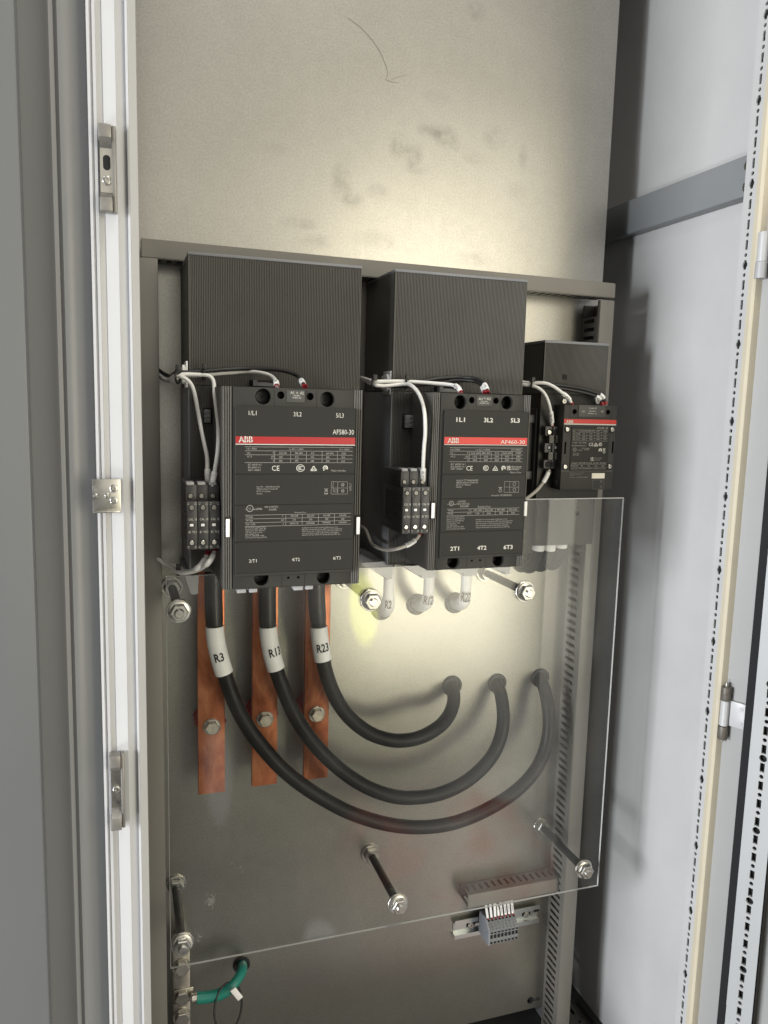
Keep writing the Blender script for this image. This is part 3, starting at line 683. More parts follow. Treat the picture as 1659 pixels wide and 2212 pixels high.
    for (u0, v0, u1, v1) in P['clips']:
        a, c = aty(u0, v0, yf + .01), aty(u1, v1, yf + .01); bm = B(); box(bm, a.x, c.x, yf + .005, yf + .03, c.z, a.z + .001, .0008); obj('bottom_clip', bm, M['lightplastic'], t)
    return t

def c1_texts(pl_, yp, xa, xb, t):
    y = yp - .0002; bm = B(); g = B()
    for s, u, v, w in (('1/L1', 685, 1263, 56), ('3/L2', 1008, 1272, 57), ('5/L3', 1314, 1281, 55), ('AF580-30', 1290, 1402, 152)):
        bm = B(); T(bm, s, Z1(u, v), w * .3, (32 if s[0] != 'A' else 35) * .3, y); obj('terminal_mark', bm, M['ink_white'], pl_, smooth=False)
    for s, u, v, w in (('2/T1', 200, 836, 98), ('4/T2', 752, 818, 100), ('6/T3', 1282, 798, 95)): bm = B(); T(bm, s, ZB(u, v), w * .168, 42 * .168, y); obj('terminal_mark', bm, M['ink_white'], pl_, smooth=False)
    rows = [(170, 330, 130, 'I th = 800A'), (718, 336, 182, 'I e AC-1 = 800A'), (1364, 342, 138, 'Ui = 1000V~'), (175, 384, 50, 'Ue~'), (505, 384, 18, 'V'), (587, 388, 96, '220-240'), (791, 388, 97, '380-400'), (994, 389, 43, '415'), (1192, 391, 94, '660-690'), (1391, 393, 54, '1000'),
            (175, 430, 60, 'AC-3'), (487, 433, 38, 'kW'), (589, 436, 42, '160'), (791, 436, 44, '315'), (993, 438, 43, '355'), (1191, 441, 43, '500'), (1388, 442, 43, '355'), (508, 483, 17, 'A'), (585, 486, 44, '580'), (791, 486, 43, '580'), (992, 488, 43, '580'), (1190, 489, 43, '500'), (1386, 490, 45, '250'),
            (187, 536, 171, 'IEC 60947-4-1'), (187, 572, 163, 'EN 60947-4-1'), (187, 606, 163, 'GB/T 14048.4'), (1258, 612, 184, 'Made in Sweden')]
    for u, v, w, s in rows: T(g, s, ZA(u, v), w * .168, 25 * .168, y)
    for a, b_ in (((146, 290), (1532, 308)), ((148, 342), (1532, 356)), ((148, 393), (1530, 406)), ((478, 445), (1530, 455)), ((146, 493), (1528, 503))): hline(g, ZA(*a), ZA(*b_), y)
    for x, v0 in ((530, 345), (736, 347), (938, 350), (1140, 352), (1336, 354)): vline(g, ZA(x, v0), ZA(x, 496), y)
    T(bm2 := B(), 'CE', ZA(494, 602), 98 * .168, 66 * .168, y)
    for cx_, w in ((862, 46),):
        c = aty(*ZA(cx_, 568), y); ring(bm2, c, w * .168 * .00052, .0006, sx=1.2)
        for k in (-16, 0, 16): ring(bm2, aty(*ZA(cx_ + k + 4, 568), y), .0021, .0006, 16, PI * .35, PI * 1.65)
    tri = [aty(*ZA(*q), y) for q in ((1031, 540), (1072, 601), (992, 601), (1031, 540))]; poly_line(bm2, tri, .0009)
    poly_line(bm2, [aty(*ZA(*q), y) for q in ((1015, 575), (1028, 590), (1052, 562))], .0008); ring(bm2, aty(*ZA(1031, 580), y), .0019, .0004)
    c = aty(*ZA(1182, 568), y); ring(bm2, c, .0030, .0011, 20, -.6, PI * 1.2); ring(bm2, c + EX * .0003, .0014, .0006); poly_line(bm2, [aty(*ZA(*q), y) for q in ((1160, 575), (1162, 600))], .0014)
    obj('approval_marks', bm2, M['ink_white'], pl_, smooth=False)
    for u, v, w, s in ((298, 818, 84, 'Serial No'), (408, 818, 186, '1S180130024411025'), (298, 846, 268, 'ABB Electrification Sweden AB'), (298, 876, 176, 'SE-721 61 Västerås'), (298, 906, 72, 'Sweden')): T(g, s, ZA(u, v), w * .168, 19 * .168, y)
    # wiring sketch and bin symbol
    q = [aty(*ZA(*k), y) for k in ((1260, 743), (1468, 745), (1464, 902), (1256, 902), (1260, 743))]; poly_line(g, q, .0003)
    poly_line(g, [aty(*ZA(*k), y) for k in ((1342, 744), (1340, 902))], .0003); poly_line(g, [aty(*ZA(*k), y) for k in ((1258, 824), (1466, 824))], .0003)
    for v in (783, 862): ring(g, aty(*ZA(1405, v), y), .0018, .0004); ring(g, aty(*ZA(1405, v), y), .0010, .0003)
    poly_line(g, [aty(*ZA(*k), y) for k in ((1286, 752), (1280, 800), (1286, 880))], .0003)
    q = [aty(*ZA(*k), y) for k in ((1296, 848), (1338, 848), (1338, 876), (1296, 876), (1296, 848))]; poly_line(g, q, .0003)
    for a, b_ in (((1168, 828), (1216, 880)), ((1216, 828), (1168, 880)), ((1180, 838), (1184, 878)), ((1206, 838), (1202, 878)), ((1178, 838), (1210, 838))): poly_line(g, [aty(*ZA(*a), y), aty(*ZA(*b_), y)], .0005)
    poly_line(g, [aty(*ZA(1168, 898), y), aty(*ZA(1214, 898), y)], .0009)
    p = aty(*ZA(1516, 855), y); text(g, '1572-7', p, EZ, -EX, .0022)
    # lower table
    c = aty(*ZB(211, 139), y); ring(g, c, .0038, .0007); T(g, 'UL', ZB(196, 153), 30 * .168, 30 * .168, y); T(g, 'c', ZB(153, 158), 14 * .168, 16 * .168, y); T(g, 'us LISTED', ZB(255, 158), 114 * .168, 22 * .168, y, bold=True)
    for u, v, w, h, s in ((402, 131, 171, 23, 'IND.CONT.EQ'), (459, 165, 92, 23, 'E36588'), (788, 198, 145, 16, 'Breaking all lines'), (162, 258, 88, 24, 'Voltage'), (162, 307, 88, 24, 'HP-3ph'), (162, 356, 120, 24, 'FLA / LRA'),
                          (624, 250, 16, 22, 'V'), (613, 300, 38, 22, 'HP'), (632, 348, 16, 22, 'A'), (735, 248, 95, 24, '200-208'), (946, 246, 92, 24, '220-240'), (1152, 241, 92, 24, '440-480'), (1361, 238, 88, 24, '550-600'),
                          (760, 295, 43, 24, '250'), (970, 292, 43, 24, '250'), (1176, 288, 42, 24, '500'), (1385, 285, 40, 24, '600'), (727, 344, 106, 24, '664/5178'), (938, 340, 104, 24, '604/4688'), (1145, 334, 103, 24, '590/4682'), (1353, 331, 100, 24, '578/4494'),
                          (153, 390, 268, 17, 'For use with a Design B Motor'), (153, 413, 265, 17, 'General Use 750A, 1000V AC'), (153, 436, 254, 17, 'General Use 750A, 600V DC'), (153, 459, 220, 17, 'with three poles in series'), (153, 482, 178, 17, 'Horn. Rating Comp.'), (153, 502, 243, 17, 'FLA 773 , LRA 4960 , 600V'), (153, 525, 273, 17, 'Use Terminal Kit Type ATK750'),
                          (880, 396, 464, 17, 'Suitable for use on circuit capable of delivering not more'), (880, 419, 516, 17, 'than 62kA rms symmetrical amp, 600V max, when protected by'), (880, 442, 510, 17, '1200 A class L fuse, or 42kA rms symmetrical amp, 600V max'), (880, 466, 470, 17, 'when protected by a circuit breaker having an interrupting'), (880, 489, 496, 17, 'rating not less than 1200 A rms symmetrical amp, 600V max.')):
        T(g, s, ZB(u, v), w * .168, h * .168, y)
    for a, b_ in (((146, 226), (1510, 202)), ((148, 273), (1508, 249)), ((148, 323), (1506, 295)), ((148, 371), (1506, 341))): hline(g, ZB(*a), ZB(*b_), y)
    for x, v0 in ((673, 215), (884, 212), (1092, 208), (1298, 205)): vline(g, ZB(x, v0), ZB(x, v0 + 142), y)
    obj('rating_print', g, M['ink_grey'], pl_, smooth=False)
    b2 = B(); T(b2, 'ABB', ZA(66, 234), 184 * .168, 76 * .168, yp - .0005, bold=True); obj('brand_print', b2, M['ink_white'], pl_, smooth=False)
    b2 = B()
    for a, c in (((60, 198), (256, 200)),): poly_line(b2, [aty(*ZA(*a), yp - .0006), aty(*ZA(*c), yp - .0006)], .0004)
    for x in (107, 166, 222): poly_line(b2, [aty(*ZA(x, 155), yp - .0006), aty(*ZA(x, 238), yp - .0006)], .0004)
    obj('brand_print_gaps', b2, M['red'], pl_, smooth=False)

C1P = dict(xl=.1019, xr=.3119, yb=-.1305, zt=.1761, zm=.0234, fl=.1284, fr=.2853, ft=.0213, fb=-.2019, yf=-.2363, pitch=.0020, margin=.0105, zbase=aty(404, 1237, -.1305).z,
    holes=[(*Z1(790, 1130), .0087), (*Z1(1252, 1150), .0085), (*Z1(917, 1120), .0042), (*Z1(1128, 1130), .0042), (*Z4(778, 1068), .0085), (*Z4(1225, 1058), .0082)],
    pips=[Z4(970, 1063), Z4(1042, 1060)], seams=[(Z1(868, 1066), Z1(868, 1200)), (Z1(1175, 1080), Z1(1173, 1210)), (Z4(922, 1026), Z4(922, 1132)), (Z4(1088, 1020), Z4(1088, 1128))],
    plate=[(507.3, 876), (769.7, 884), (761.4, 1229.9), (508.8, 1239.5)], splits=[Z4(1020, 318), Z4(1020, 537), Z4(1020, 797)], **{'raise': .0045},
    red=[ZA(800, 168), ZA(800, 258), ZA(800, 272)], flags=[(*Z4(511, 627), *Z4(549, 775)), (*Z4(1449, 614), *Z4(1482, 755))], coil=(Z1(957, 1082), Z1(1088, 1174)),
    coiltext=[('A1', *Z1(985, 1111), 25 * .3, 20 * .3), ('70', *Z1(1026, 1109), 14 * .3, 12 * .3), ('A2', *Z1(1055, 1114), 26 * .3, 20 * .3), ('100-250V', *Z1(1008, 1128), 46 * .3, 11 * .3), ('50-60Hz , DC', *Z1(1000, 1143), 64 * .3, 11 * .3)],
    latch=(Z1(703, 1008), Z1(878, 1058)), conn=(Z1(368, 1222), Z1(412, 1320)),
    feet=[([Z6(232, 1790), Z6(480, 1782), Z6(468, 2090), Z6(455, 2125), Z6(345, 2130), Z6(325, 2090)], -.118, -.020)],
    clips=[(*Z4(598, 1146), *Z4(662, 1166)), (*Z4(684, 1142), *Z4(742, 1162)), (*Z4(1004, 1124), *Z4(1070, 1146)), (*Z4(1088, 1120), *Z4(1142, 1140))])
big_contactor('contactor', 'largest dark grey ribbed contactor at left with a red band', C1P, True, c1_texts, 'ribbed power contactors')

def c2_texts(pl_, yp, xa, xb, t):
    y = yp - .0002; bm = B(); g = B()
    for s, u, v, w in (('1L1', 927, 1528, 78), ('3L2', 1176, 1532, 82), ('5L3', 1416, 1535, 82)): bm = B(); T(bm, s, Z2(u, v), w * .24, 38 * .24, y, bold=True); obj('terminal_mark', bm, M['ink_white'], pl_, smooth=False)
    for s, u, v, w in (('2T1', 748, 978, 68), ('4T2', 956, 972, 71), ('6T3', 1159, 966, 70)): bm = B(); T(bm, s, Z5(u, v), w * .28, 30 * .28, y, bold=True); obj('terminal_mark', bm, M['ink_white'], pl_, smooth=False)
    for u, v, w, s in ((750, 204, 74, 'I th=700A'), (946, 206, 110, 'I e AC-1=700A'), (1218, 206, 85, 'Ui=1000V~'), (750, 231, 34, 'Ue ~'), (877, 231, 12, 'V'), (907, 232, 68, '220-240'), (990, 232, 67, '380-400'), (1092, 232, 32, '415'), (1155, 232, 68, '660-690'), (1253, 232, 39, '1000'),
                       (750, 258, 36, 'AC-3'), (866, 259, 24, 'kW'), (922, 259, 32, '132'), (1006, 259, 33, '250'), (1090, 259, 32, '250'), (1170, 259, 32, '355'), (1256, 259, 33, '280'), (878, 286, 12, 'A'), (921, 286, 33, '460'), (1005, 286, 33, '460'), (1089, 286, 33, '460'), (1169, 286, 33, '400'), (1255, 286, 32, '200'),
                       (752, 318, 112, 'IEC 60947-4-1'), (752, 337, 111, 'EN 60947-4-1'), (752, 354, 92, 'GB/T 14048.4'), (1210, 381, 84, 'Made in China'), (796, 443, 168, 'Serial Nr 2TT1000402440030'), (795, 459, 165, 'ABB Electrification Sweden AB'), (794, 476, 112, 'SE-721 61 Västerås'), (793, 493, 44, 'Sweden'), (1066, 558, 154, 'Instruction 1SFC380023-EN'),
                       (808, 606, 60, 'LISTED'), (797, 625, 100, 'IND.CONT.EQ'), (826, 643, 62, 'E36588'), (962, 646, 97, 'Breaking all lines'), (730, 674, 42, 'Voltage'), (890, 672, 10, 'V'), (926, 672, 64, '200-208'), (1014, 671, 64, '220-240'), (1107, 669, 62, '440-480'), (1200, 668, 62, '550-600'), (729, 700, 42, 'HP-3ph'), (880, 698, 18, 'HP'), (944, 698, 28, '150'), (1030, 697, 30, '200'), (1126, 694, 28, '400'), (1218, 693, 28, '500')):
        T(g, s, Z5(u, v), w * .28, 14 * .28, y)
    for i, s in enumerate(('For use with a Design E Motor', 'General Use 660A,1000V AC', 'General Use 650A,600V DC', 'with three poles in series', 'Horn. Rating Comp.', 'FLA 650 , LRA 3740 , 600V', 'Use Terminal Kit Type ATK580/2')): T(g, s, Z5(720, 724 + i * 15.3), (138, 140, 132, 105, 80, 132, 142)[i] * .28, 10 * .28, y)
    for i, s in enumerate(('Suitable for use on circuit capable of delivering not more', 'than 62kA rms symmetrical amp, 600V max, when protected by', '600 A class J fuse or 42kA rms symmetrical amp, 600V max', 'when protected by a circuit breaker having an interrupting', 'rating not less than 800 A rms symmetrical amp 600V max.')): T(g, s, Z5(945, 743 + i * 15.3), (242, 284, 276, 252, 262)[i] * .28, 10 * .28, y)
    for a, b_ in (((742, 184), (1308, 186)), ((742, 211), (1306, 212)), ((742, 238), (1306, 240)), ((852, 265), (1306, 267)), ((740, 291), (1304, 293)), ((722, 655), (1282, 650)), ((722, 680), (1282, 675)), ((720, 708), (1280, 700))): hline(g, Z5(*a), Z5(*b_), y)
    for x in (895, 980, 1064, 1146, 1226): vline(g, Z5(x, 212), Z5(x, 292), y)
    for x in (908, 1002, 1096, 1190): vline(g, Z5(x, 654), Z5(x, 703), y)
    poly_line(g, [aty(*Z5(*k), y) for k in ((1168, 444), (1278, 446), (1275, 529), (1163, 528), (1168, 444))], .0003); poly_line(g, [aty(*Z5(*k), y) for k in ((1208, 444), (1206, 528))], .0003); poly_line(g, [aty(*Z5(*k), y) for k in ((1166, 487), (1276, 488))], .0003)
    for v in (464, 508): ring(g, aty(*Z5(1243, v), y), .0022, .0004)
    for a, b_ in (((1122, 487), (1147, 515)), ((1147, 487), (1122, 515)), ((1124, 491), (1145, 491)), ((1122, 524), (1146, 524))): poly_line(g, [aty(*Z5(*a), y), aty(*Z5(*b_), y)], .0006)
    c = aty(*Z5(757, 614), y); ring(g, c, .0032, .0006); T(g, 'UL', Z5(747, 623), 19 * .28, 19 * .28, y); T(g, 'c', Z5(727, 624), 8 * .28, 9 * .28, y, bold=True); T(g, 'us', Z5(776, 624), 14 * .28, 9 * .28, y, bold=True)
    obj('rating_print', g, M['ink_grey'], pl_, smooth=False)
    b2 = B(); T(b2, 'CE', Z5(872, 360), 48 * .28, 36 * .28, y); ring(b2, aty(*Z5(1023, 341), y), .0034, .0006, sx=1.12)
    for k in (-8, 0, 8): ring(b2, aty(*Z5(1023 + k + 2, 341), y), .0018, .0005, 14, PI * .35, PI * 1.65)
    poly_line(b2, [aty(*Z5(*q), y) for q in ((1096, 325), (1116, 358), (1075, 358), (1096, 325))], .0008); poly_line(b2, [aty(*Z5(*q), y) for q in ((1087, 343), (1095, 352), (1108, 337))], .0007)
    c = aty(*Z5(1159, 341), y); ring(b2, c, .0030, .0011, 20, -.6, PI * 1.2); ring(b2, c, .0014, .0006); poly_line(b2, [aty(*Z5(*q), y) for q in ((1148, 344), (1149, 358))], .0014)
    T(b2, 'UK', Z5(1185, 340), 30 * .28, 16 * .28, y, bold=True); T(b2, 'CA', Z5(1185, 357), 30 * .28, 15 * .28, y, bold=True)
    for i in range(3): T(b2, ('ABB Ltd, Tower Court,', 'Coventry CV6 5NX,', 'United Kingdom')[i], Z5(1219, 333 + i * 11), (82, 76, 60)[i] * .28, 7 * .28, y)
    obj('approval_marks', b2, M['ink_white'], pl_, smooth=False)
    b2 = B(); T(b2, 'ABB', Z5(727, 146), 88 * .28, 38 * .28, yp - .0005, bold=True); obj('brand_print', b2, M['ink_white'], pl_, smooth=False)
    b2 = B(); T(b2, 'AF460-30', Z5(1137, 153), 187 * .28, 29 * .28, yp - .0005); obj('type_print', b2, M['ink_white'], pl_, smooth=False)
    b2 = B(); poly_line(b2, [aty(*Z5(723, 128), yp - .0006), aty(*Z5(818, 128), yp - .0006)], .0004)
    for x in (747, 775, 802): poly_line(b2, [aty(*Z5(x, 106), yp - .0006), aty(*Z5(x, 148), yp - .0006)], .0004)
    obj('brand_print_gaps', b2, M['redlit'], pl_, smooth=False)
C2P = dict(xl=.3581, xr=.5458, yb=-.1251, zt=.1769, zm=.0243, fl=.3851, fr=.5188, ft=.0223, fb=-.1985, yf=-.2007, pitch=.0020, margin=.0100, zbase=aty(830, 1222, -.1251).z,
    holes=[(*Z2(965, 1352), .0086), (*Z2(1385, 1358), .0084), (*Z2(1069, 1335), .0041), (*Z2(1287, 1340), .0041), (*Z5(772, 1063), .0086), (*Z5(1120, 1050), .0084)],
    pips=[Z5(915, 1055), Z5(979, 1052)], seams=[(Z2(1034, 1275), Z2(1032, 1420)), (Z2(1324, 1282), Z2(1322, 1430)), (Z5(876, 1015), Z5(876, 1112)), (Z5(1022, 1010), Z5(1022, 1108))],
    plate=[(961.1, 886.1), (1144.8, 889.7), (1124.8, 1195.8), (950.2, 1201.3)], splits=[Z5(1000, 389), Z5(1000, 574), Z5(1000, 827)], **{'raise': .0045},
    red=[Z5(1000, 104), Z5(1000, 158), Z5(1000, 164)], flags=[(*Z5(594, 598), *Z5(624, 732)), (*Z5(1309, 586), *Z5(1334, 716))], coil=(Z2(1112, 1292), Z2(1248, 1390)),
    coiltext=[('A1', *Z2(1127, 1333), 34 * .24, 22 * .24), ('70', *Z2(1174, 1325), 20 * .24, 12 * .24), ('A2', *Z2(1200, 1333), 37 * .24, 22 * .24), ('100-250V', *Z2(1150, 1351), 60 * .24, 11 * .24), ('50-60Hz  DC', *Z2(1138, 1366), 84 * .24, 11 * .24)],
    latch=(Z2(760, 1208), Z2(930, 1266)), conn=(Z2(468, 1468), Z2(540, 1585)),
    feet=[([Z5(60, 1075), Z5(262, 1060), Z5(306, 1060), Z5(302, 1196), Z5(262, 1204), Z5(256, 1190)], -.118, -.02), ([Z5(380, 1090), Z5(640, 1100), Z5(635, 1185), Z5(530, 1192), Z5(526, 1160), Z5(500, 1170)], -.112, -.03), ([Z5(715, 1110), Z5(960, 1110), Z5(955, 1170), Z5(856, 1176), Z5(850, 1145), Z5(836, 1160)], -.112, -.03), ([Z5(1010, 1105), Z5(1212, 1090), Z5(1208, 1155), Z5(1172, 1164), Z5(1168, 1140)], -.112, -.03)],
    clips=[])
_red = M['red']; M['red'] = M['redlit']
big_contactor('contactor', 'middle dark grey ribbed contactor with four light feet under it', C2P, True, c2_texts, 'ribbed power contactors')
M['red'] = _red

# ---- small contactor
t3 = thing('contactor', 'smallest dark grey contactor at the right end of the row, beside the right wiring duct', 'contactor', (.66, 0, -.2), 'ribbed power contactors')
xl, xr, yb, zt, zm = .6043, .7103, -.0774, .104, .0282; fl, fr, ft, fb, yf = .6279, .7161, .0128, -.1105, -.1000
yfb = yf
bm = B(); dp = .0014
box(bm, xl, xr, -.004, yb + dp + .0006, zm, zt - .004); ribs(bm, xl + .001, xr - .001, zm + .0003, zt - .0041, yb, .0019, dp); box(bm, xl, xl + .001, yb, yb + .004, zm, zt - .0041); box(bm, xr - .001, xr, yb, yb + .004, zm, zt - .0041)
sh3 = obj('terminal_shroud', bm, M['rib'], t3)
c = aty(*Z3(780, 735), yb); bm = B(); box(bm, c.x - .004, c.x + .004, yb - .0004, yb + .001, c.z - .0035, c.z + .0035); obj('keyhole', bm, M['hole'], sh3)
bm = B(); box(bm, xl - .0006, xr + .0006, -.003, yb - .0006, zt - .0039, zt, .0006); obj('shroud_top', bm, M['base'], t3)
zl = aty(1218, 1078, yb).z; zl2 = aty(1220, 1177.5, yb).z
bm = B(); box(bm, xl + .0003, xr - .0003, -.004, yb + .004, zl + .0005, zm - .0006); obj('base_block', bm, M['plastic'], t3)
bm = B(); box(bm, xl, xr - .006, -.004, yb + dp + .0006, zl2, zl); ribs(bm, xl + .001, xr - .007, zl2 + .0003, zl - .0003, yb, .0019, dp); sh4 = obj('terminal_shroud', bm, M['rib'], t3)
c = aty(*ZP(733, 1442), yb); bm = B(); box(bm, c.x - .0035, c.x + .0035, yb - .0004, yb + .001, c.z - .003, c.z + .003); obj('keyhole', bm, M['hole'], sh4)
g = B()
for s, u, v, w in (('1/L1', 400, 52, 70), ('3/L2', 665, 58, 70), ): T(g, s, ZP(u, v), w * .18, 32 * .18, yb + .0036)
for s, u, v, w in (('2/T1', 318, 1236, 82), ('4/T2', 570, 1240, 84), ('6/T3', 824, 1234, 82)): T(g, s, ZP(u, v), w * .18, 34 * .18, yb + .0036)
obj('moulded_print', g, M['black'], t3, smooth=False)
bm = B(); box(bm, fl, fr, yf, yb + .0035, fb, ft, .0010)
ct = B()
for (u, v) in (ZP(703, 222), ZP(1106, 228)): c = aty(u, v, yf); cyl(ct, (c.x, yf - .01, c.z), (c.x, yf + .014, c.z), .0037, 24)
for (u, v) in (ZP(590, 658), ZP(1160, 650)): c = aty(u, v, yf); box(ct, c.x - .0014, c.x + .0014, yf - .01, yf + .012, c.z - .0088, c.z + .0088)
fb3 = obj('front_block', cut(bm, ct, 'front_block'), M['plastic'], t3)
for (u, v) in (ZP(703, 222), ZP(1106, 228)): c = aty(u, v, yf); bm = B(); cyl(bm, (c.x, yf + .012, c.z), (c.x, yf + .0135, c.z), .0036, 20); obj('terminal_screw', bm, M['hole'], t3)
a, c = aty(*ZP(750, 140), yf), aty(*ZP(1060, 290), yf)
bm = B(); box(bm, a.x, c.x, yf - .0012, yf + .0004, c.z, a.z, .0003); cp3 = obj('coil_tag', bm, M['coil'], t3)
b2 = B()
for s, u, v, w, h in (('Code-13', 878, 187, 86, 18), ('A1', 792, 228, 28, 20), ('100-250V', 878, 221, 78, 14), ('A2', 1018, 228, 28, 20), ('50/60Hz, d.c.', 862, 249, 110, 15)): T(b2, s, ZP(u, v), w * .18, h * .18, yf - .0014)
obj('coil_print', b2, M['ink_white'], cp3, smooth=False)
for (u0, v0, u1, v1) in ((652, 142, 748, 296), (1060, 146, 1144, 300)):
    a, c = aty(*ZP(u0, v0), yf), aty(*ZP(u1, v1), yf); b2 = B()
    poly_line(b2, [Vector((a.x, yf - .0002, a.z)), Vector((a.x, yf - .0002, c.z)), Vector((c.x, yf - .0002, c.z)), Vector((c.x, yf - .0002, a.z))], .0005); obj('seam', b2, M['hole'], fb3, smooth=False)
a, c = aty(*ZP(582, 308), yf), aty(*ZP(1200, 372), yf)
bm = B(); box(bm, fl + .0006, fr - .0002, yf - .0006, yf + .0004, c.z, a.z); obj('red_band', bm, M['redlit'], t3)
w3 = aty(*ZP(900, 381), yf).z; bm = B(); box(bm, fl + .0006, fr - .0002, yf - .0006, yf + .0004, w3, c.z - .0002); obj('white_line', bm, M['ink_white'], t3)
b2 = B(); T(b2, 'ABB', ZP(600, 358), 86 * .18, 36 * .18, yf - .0008, bold=True); obj('brand_print', b2, M['ink_white'], t3, smooth=False)
a, c = aty(*ZP(668, 392), yf), aty(*ZP(1092, 930), yf)
bm = B(); box(bm, a.x, c.x - .0005, yf - .0012, yf + .0004, c.z, a.z, .0003); lp3 = obj('label_plate', bm, M['plate'], t3)
g = B(); y = yf - .0014
for u, v, w, h, s in ((968, 430, 135, 26, 'AF205-30'), (682, 460, 38, 17, 'Ue~'), (745, 460, 12, 17, 'V'), (774, 460, 78, 17, '220-240'), (862, 460, 76, 17, '380-415'), (966, 462, 36, 17, '690'), (1048, 464, 46, 17, '1000'),
                      (682, 495, 84, 17, 'AC-3 kW'), (800, 495, 26, 17, '55'), (880, 496, 34, 17, '110'), (966, 496, 34, 17, '160'), (1052, 497, 32, 17, '132'), (680, 530, 70, 17, 'AC-3 A'), (793, 531, 35, 17, '205'), (880, 531, 35, 17, '205'), (965, 531, 35, 17, '165'), (1050, 532, 34, 17, '100'),
                      (680, 562, 70, 17, 'AC-1 A'), (792, 563, 35, 17, '350'), (878, 563, 35, 17, '350'), (964, 563, 36, 17, '350'), (1048, 564, 34, 17, '275'), (672, 601, 176, 16, 'Ui=1000V~ GB/T 14048.4'), (670, 636, 168, 16, 'IEC/EN 60947-4-1'), (738, 690, 52, 13, 'LISTED'), (790, 668, 94, 13, 'IND.CONT.EQ'), (820, 684, 50, 12, 'E36588'),
                      (684, 724, 72, 9, 'General Use'), (684, 737, 72, 9, '300A, 600V'), (684, 750, 66, 9, 'AC, 3ph'), (938, 780, 96, 9, 'ABB Ltd, Tower Court'), (936, 793, 90, 9, 'Coventry CV6 5NX,'), (936, 807, 72, 9, 'United Kingdom'), (660, 846, 250, 17, 'Voltage V 200-208 220-240'), (922, 846, 68, 17, '440-480'), (1003, 846, 74, 17, '550-600'), (654, 880, 90, 16, 'HP-3ph HP'), (778, 880, 24, 17, '60'), (858, 881, 24, 17, '75'), (942, 882, 34, 17, '150'), (1024, 883, 34, 17, '200'), (654, 912, 252, 13, 'Instruction 1SFC100006M0201'), (922, 912, 66, 11, 'KL-84/81'), (996, 912, 76, 10, 'Made in China')):
    T(g, s, ZP(u, v), w * .18, h * .18, y)
for v in (440, 470, 505, 540, 572): hline(g, ZP(676, v), ZP(1106, v + 3), y, .00012)
for x in (768, 850, 944, 1026): vline(g, ZP(x, 442), ZP(x - 4, 572), y, .00012)
for v in (858, 892): hline(g, ZP(656, v - 4), ZP(1086, v), y, .00012)
ring(g, aty(*ZP(703, 677), y), .0028, .0005); T(g, 'UL', ZP(694, 684), 18 * .18, 15 * .18, y)
obj('rating_print', g, M['ink_grey'], lp3, smooth=False)
b2 = B(); T(b2, 'CE', ZP(872, 634), 54 * .18, 40 * .18, y); poly_line(b2, [aty(*ZP(*q), y) for q in ((958, 594), (982, 634), (934, 634), (958, 594))], .0008); poly_line(b2, [aty(*ZP(*q), y) for q in ((948, 616), (957, 627), (972, 608))], .0007); ring(b2, aty(*ZP(1012, 614), y), .0026, .0006, sx=1.1)
for k in (-6, 3): ring(b2, aty(*ZP(1014 + k, 614), y), .0014, .0005, 14, PI * .35, PI * 1.65)
c = aty(*ZP(1012, 686), y); ring(b2, c, .0030, .0012, 20, -.6, PI * 1.2); ring(b2, c, .0014, .0006)
for a_, b_ in (((1042, 664), (1070, 704)), ((1070, 664), (1042, 704)), ((1044, 668), (1070, 668)), ((1040, 716), (1068, 716))): poly_line(b2, [aty(*ZP(*a_), y), aty(*ZP(*b_), y)], .0007)
T(b2, 'UK', ZP(894, 788), 38 * .18, 19 * .18, y, bold=True); T(b2, 'CA', ZP(894, 813), 38 * .18, 19 * .18, y, bold=True); obj('approval_marks', b2, M['ink_white'], lp3, smooth=False)
for (u, v) in (ZP(613, 434), ZP(1152, 438), ZP(587, 884), ZP(1121, 880)):
    c = aty(u, v, yf); bm = B(); lathe(bm, (c.x, yf - .0002, c.z), (0, -1, 0), [(0, .0046), (.0005, .0046), (.0005, .003), (.0002, .003)], 20); rs = obj('screw_recess', bm, M['hole'], t3)
    bm = B(); screw_head(bm, (c.x - .0003, yf - .0004, c.z), .0032); obj('screw', bm, M['steel'], rs)
g = B(); y2 = yf - .0002
for i, s in enumerate(('ABB Electrification Sweden AB', 'SE-721 61 Västerås', 'Sweden')): T(g, s, ZP(644, 962 + i * 16), (164, 132, 52)[i] * .18, 9 * .18, y2)
T(g, 'Serial No. 2TT1000404400000', ZP(640, 1016), 222 * .18, 13 * .18, y2)
poly_line(g, [aty(*ZP(*q), y2) for q in ((922, 1040), (1056, 1042), (1050, 1152), (920, 1150), (922, 1040))], .00025); ring(g, aty(*ZP(1020, 1060), y2), .0015, .0004); ring(g, aty(*ZP(1018, 1120), y2), .0015, .0004); poly_line(g, [aty(*ZP(540, 933), y2), aty(*ZP(1166, 934), y2)], .0004)
obj('serial_print', g, M['ink_dim'], t3, smooth=False)
a, c = aty(*ZP(910, 960), yf), aty(*ZP(1058, 1022), yf); bm = B(); box(bm, a.x, c.x, yf - .0006, yf + .0002, c.z, a.z); obj('paper_sticker', bm, M['sticker'], t3)
for (u, v) in (ZP(582, 98), ZP(980, 104)):
    c = aty(u, v, yb + .002); bm = B(); screw_head(bm, (c.x, yb + .004, c.z), .0040); obj('screw', bm, M['steel'], t3)
a, c = aty(*ZP(495, 1042), yf + .006), aty(*ZP(545, 1115), yf + .006); bm = B(); box(bm, a.x, fl - .0002, yf + .006, yf + .02, c.z, a.z, .0006); obj('side_catch', bm, M['black'], t3)
bm = B(); box(bm, xl - .002, fl - .0004, -.006, yb + .012, zl + .004, ft - .006, .001); obj('side_body', bm, M['plastic'], t3)
